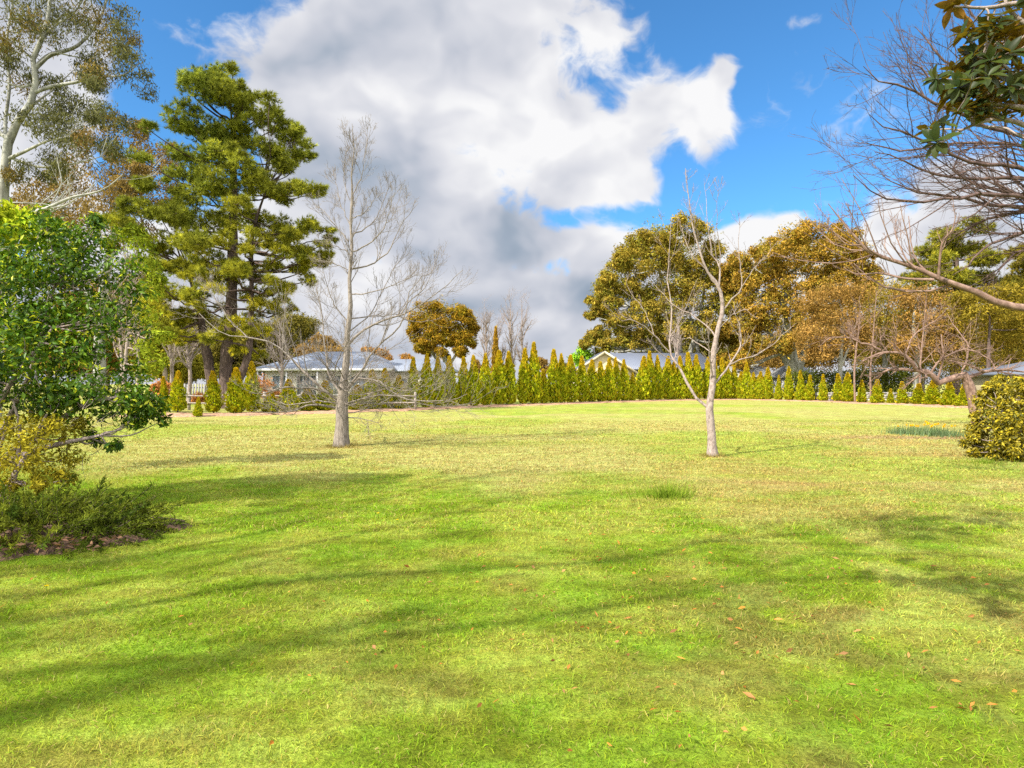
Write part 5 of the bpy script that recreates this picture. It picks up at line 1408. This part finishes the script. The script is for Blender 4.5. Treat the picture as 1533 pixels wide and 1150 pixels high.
h = thing("shed", "low pale roofed outbuilding right of the slender bare tree", "shed", (27, 73, 0))
Geo().box((24.6, 71, 0), (30, 76, 2.3)).build('wall', M['cream'], h)
M['roof_pale'] = mat_roof("pale_roof", (.20, .20, .18), (.28, .275, .25))
hip(24.2, 30.4, 70.5, 76.5, 2.5, 3.75, (.4, .4), 'roof', M['roof_pale'], h); window(h, 26.5, 71, .8, 1.2, 1.0)
h = thing("shed", "small grey hip roofed outbuilding just right of the massive gum trunk", "shed", (34.5, 76, 0))
Geo().box((33.2, 74, 0), (37.2, 79, 2.3)).build('wall', M['white'], h)
hip(32.9, 37.6, 73.5, 79.5, 2.45, 3.9, (1.2, 1.2), 'roof', M['roof_pale'], h); window(h, 34.6, 74, .8, 1.2, 1.0)
h = thing("house", "blue grey roofed house cut by the right edge behind the fruit tree", "house", (42, 43, 0))
Geo().box((36.6, 41.6, 0), (46, 49, 2.2)).build('wall', M['cream'], h)
hip(35.9, 47, 41, 49.6, 2.4, 3.6, (4.0, 4.0), 'roof', M['roof_dark'], h); window(h, 37.6, 41.6, .6, 1.4, 1.2)

# ------------------------------------------------------------------ fences
M['old_wood'] = mat_noise("weathered_wood", (.16, .13, .105), (.36, .31, .265), 3, 5, .4, (8, 8, 1))
M['grey_wood'] = mat_noise("grey_paint_wood", (.17, .165, .16), (.26, .255, .25), 3, 4, .2)
f = thing("rail_fence", "weathered timber post and rail fence behind the left conifers", "fence", (-14, 37.2, 0))
xs_ = np.arange(-22.0, -5.5, 2.3)
for x in xs_:
    Geo().box((x - .065, 37.13, -.1), (x + .065, 37.27, 1.12)).build('post', M['old_wood'], f)
for x in xs_[:-1]:
    for z in (.45, .88):
        P, R = smooth_path([(x, 37.09, z + rng.normal() * .015), (x + 1.15, 37.09, z + rng.normal() * .02), (x + 2.3, 37.09, z + rng.normal() * .015)], [.05, .055, .05], 5)
        Geo().tubes(P, R, 6, rough=.06).build('rail', M['old_wood'], f, True)
f = thing("picket_fence", "short run of grey upright pickets left of the pine trunk", "fence", (-26, 50, 0))
for k, x in enumerate(np.arange(-27.6, -23.8, .23)):
    g = Geo(); hz = 1.62 + .05 * math.sin(k); g.box((x, 50, .05), (x + .15, 50.03, hz)); g.build('picket', M['grey_wood'], f)
for z in (.4, 1.25): Geo().box((-27.7, 50.04, z), (-23.7, 50.1, z + .1)).build('rail', M['grey_wood'], f)

# ------------------------------------------------------------------ magnolia leaves overhead, right
rng = np.random.default_rng(51)
Y0 = 4.0
M['magnolia'] = None
m, nt_, out = nodes_of("magnolia_leaf"); G = NB(nt_)
ca = nt_.nodes.new("ShaderNodeAttribute"); ca.attribute_name = "Col"; ge = nt_.nodes.new("ShaderNodeNewGeometry")
c = G.mix(ge.outputs["Backfacing"], ca.outputs["Color"], (.185, .088, .012))
b = nt_.nodes.new("ShaderNodeBsdfPrincipled"); b.inputs["Specular IOR Level"].default_value = .14
nt_.links.new(c, b.inputs["Base Color"]); nt_.links.new(G.m('MULTIPLY_ADD', ge.outputs["Backfacing"], .4, .42), b.inputs["Roughness"])
tr_ = nt_.nodes.new("ShaderNodeBsdfTranslucent"); tr_.inputs["Color"].default_value = (.20, .15, .008, 1)
mx = nt_.nodes.new("ShaderNodeMixShader"); mx.inputs[0].default_value = .22
nt_.links.new(b.outputs[0], mx.inputs[1]); nt_.links.new(tr_.outputs[0], mx.inputs[2]); nt_.links.new(mx.outputs[0], out.inputs["Surface"])
M['magnolia'] = m
TX, TY = 5.2, 3.9
t = thing("magnolia", "evergreen magnolia with big glossy rust backed leaves at the upper right corner", "tree", (TX, TY, 0))
P, R = smooth_path([(TX, TY, -.05), (TX + .05, TY, 1.2), (TX - .05, TY, 2.6), (TX, TY, 4.2), (TX + .1, TY, 6)], [.2, .14, .12, .09, .04], 18)
gt = Geo(); gt.tubes(P, R, 10, rough=.03)
for tgt in (over(3.75, 4.72, 4.3), over(4.8, 6.9, 5.9), over(5.7, 7.1, 5.9)):
    P, R = curve_to((TX, TY, 4.4), tgt, .05, .012, -.12, 12, rng); gt.tubes(P, R, 6); OB = globals().setdefault('OB', []); OB += [np.append(p, r) for p, r in zip(P[4:], R[4:])]
limbs = [[(1640, 230), (1580, 180), (1533, 133), (1500, 95), (1470, 88)], [(1640, 240), (1570, 170), (1520, 160), (1470, 150), (1425, 120)], [(1640, 250), (1560, 200), (1500, 178), (1450, 190), (1412, 213)], [(1640, 120), (1570, 60), (1515, 20), (1500, -10), (1480, -40)], [(1640, 80), (1540, 10), (1480, 12), (1428, 10)]]
bf = list(OB)
for px in limbs:
    P, R = smooth_path(trace(px, Y0, rng.uniform(-.15, .15)), np.linspace(.022, .006, len(px)), 16); g = Geo(); g.tubes(P, R, 6, rough=.05); g.build('branch', M['bark_tan'], t, True); bf += [np.append(p, r) for p, r in zip(P[3:], R[3:])]
over_ros = [over(3.75 + .42 * a, 4.72 + .30 * b, 4.3 + .2 * c) for a, b, c in rng.normal(size=(16, 3))] + [over(5.25 + .85 * a, 7.05 + .28 * b, 5.9 + .25 * c) for a, b, c in rng.normal(size=(26, 3))]
ros = [(1425, 12, 1), (1440, 4, .9), (1497, 28, 1), (1478, 44, 1), (1452, 80, 1), (1428, 108, 1), (1470, 100, 1), (1500, 98, 1), (1526, 62, 1.1), (1402, 212, 1.1), (1394, 196, .8), (1422, 148, .9), (1450, 138, 1.1), (1490, 148, 1), (1520, 165, .9), (1478, 172, .9), (1412, 186, .8), (1530, 112, 1), (1540, 40, 1.2), (1442, 52, .9), (1510, 5, 1), (1440, 165, .8), (1500, 170, .8), (1465, 128, 1), (1400, 118, .8), (1545, 150, 1), (1560, 90, 1.2), (1550, -10, 1.2), (1480, 70, 1), (1412, 132, .7), (1510, 130, 1), (1540, 210, .7), (1460, -20, 1), (1485, 115, 1), (1455, 108, 1), (1510, 80, 1), (1525, 135, .9), (1435, 130, .9)] + [(1445 + 90 * rng.random(), 40 + 130 * rng.random(), .9) for _ in range(34)]
g = Geo(); gl = Geo()
a_ = np.linspace(0, 1, 6)
for q_, (px, py, s) in enumerate(ros + [(0, 0, 1.25)] * len(over_ros)):
    c = at(px, py, Y0 + rng.normal() * .22) if q_ < len(ros) else over_ros[q_ - len(ros)]
    d = np.linalg.norm(A([f_[:3] for f_ in bf]) - c, axis=1); f_ = bf[int(np.argmin(d))]
    P, R = curve_to(f_[:3], c, .007, .004, -.05, 6, rng); gt.tubes(P, R, 5)
    ax = unit(c - f_[:3] + A([-.05, -.03, .06]))
    n = rng.integers(9, 13)
    for k in range(n):
        th = k * 2.4 + rng.normal() * .2
        u = unit(np.cross(ax, [.1, .2, 1.])); w = np.cross(ax, u)
        dr = unit(ax * rng.uniform(-.1, .9) + u * math.cos(th) + w * math.sin(th) + A([0, 0, .08]))
        up_ = unit(ax * .8 + A([0, 0, .7]) - dr * np.dot(ax * .8 + A([0, 0, .7]), dr)); sd_ = np.cross(dr, up_)
        Lf = s * rng.uniform(.085, .135); Wf = Lf * rng.uniform(.40, .50)
        prof = np.array([.06, .62, .98, .92, .60, .02]) * Wf / 2
        cen = c + ax * rng.uniform(-.04, .02) + dr[None] * (a_ * Lf)[:, None] - up_[None] * (.18 * Lf * a_ ** 2)[:, None]
        V = np.stack([cen - sd_ * prof[:, None] + up_ * (prof * .35)[:, None], cen, cen + sd_ * prof[:, None] + up_ * (prof * .35)[:, None]], 1).reshape(-1, 3)
        Fq = [[i * 3 + j, i * 3 + j + 1, i * 3 + 3 + j + 1, i * 3 + 3 + j] for i in range(5) for j in range(2)]
        cc = vary((.007, .016, .004), (.024, .034, .005), 1, rng)[0]
        gl.add(V, Fq, cc)
gt.build('trunk', M['bark_tan'], t, True)
gl.build('foliage', M['magnolia'], t, True)
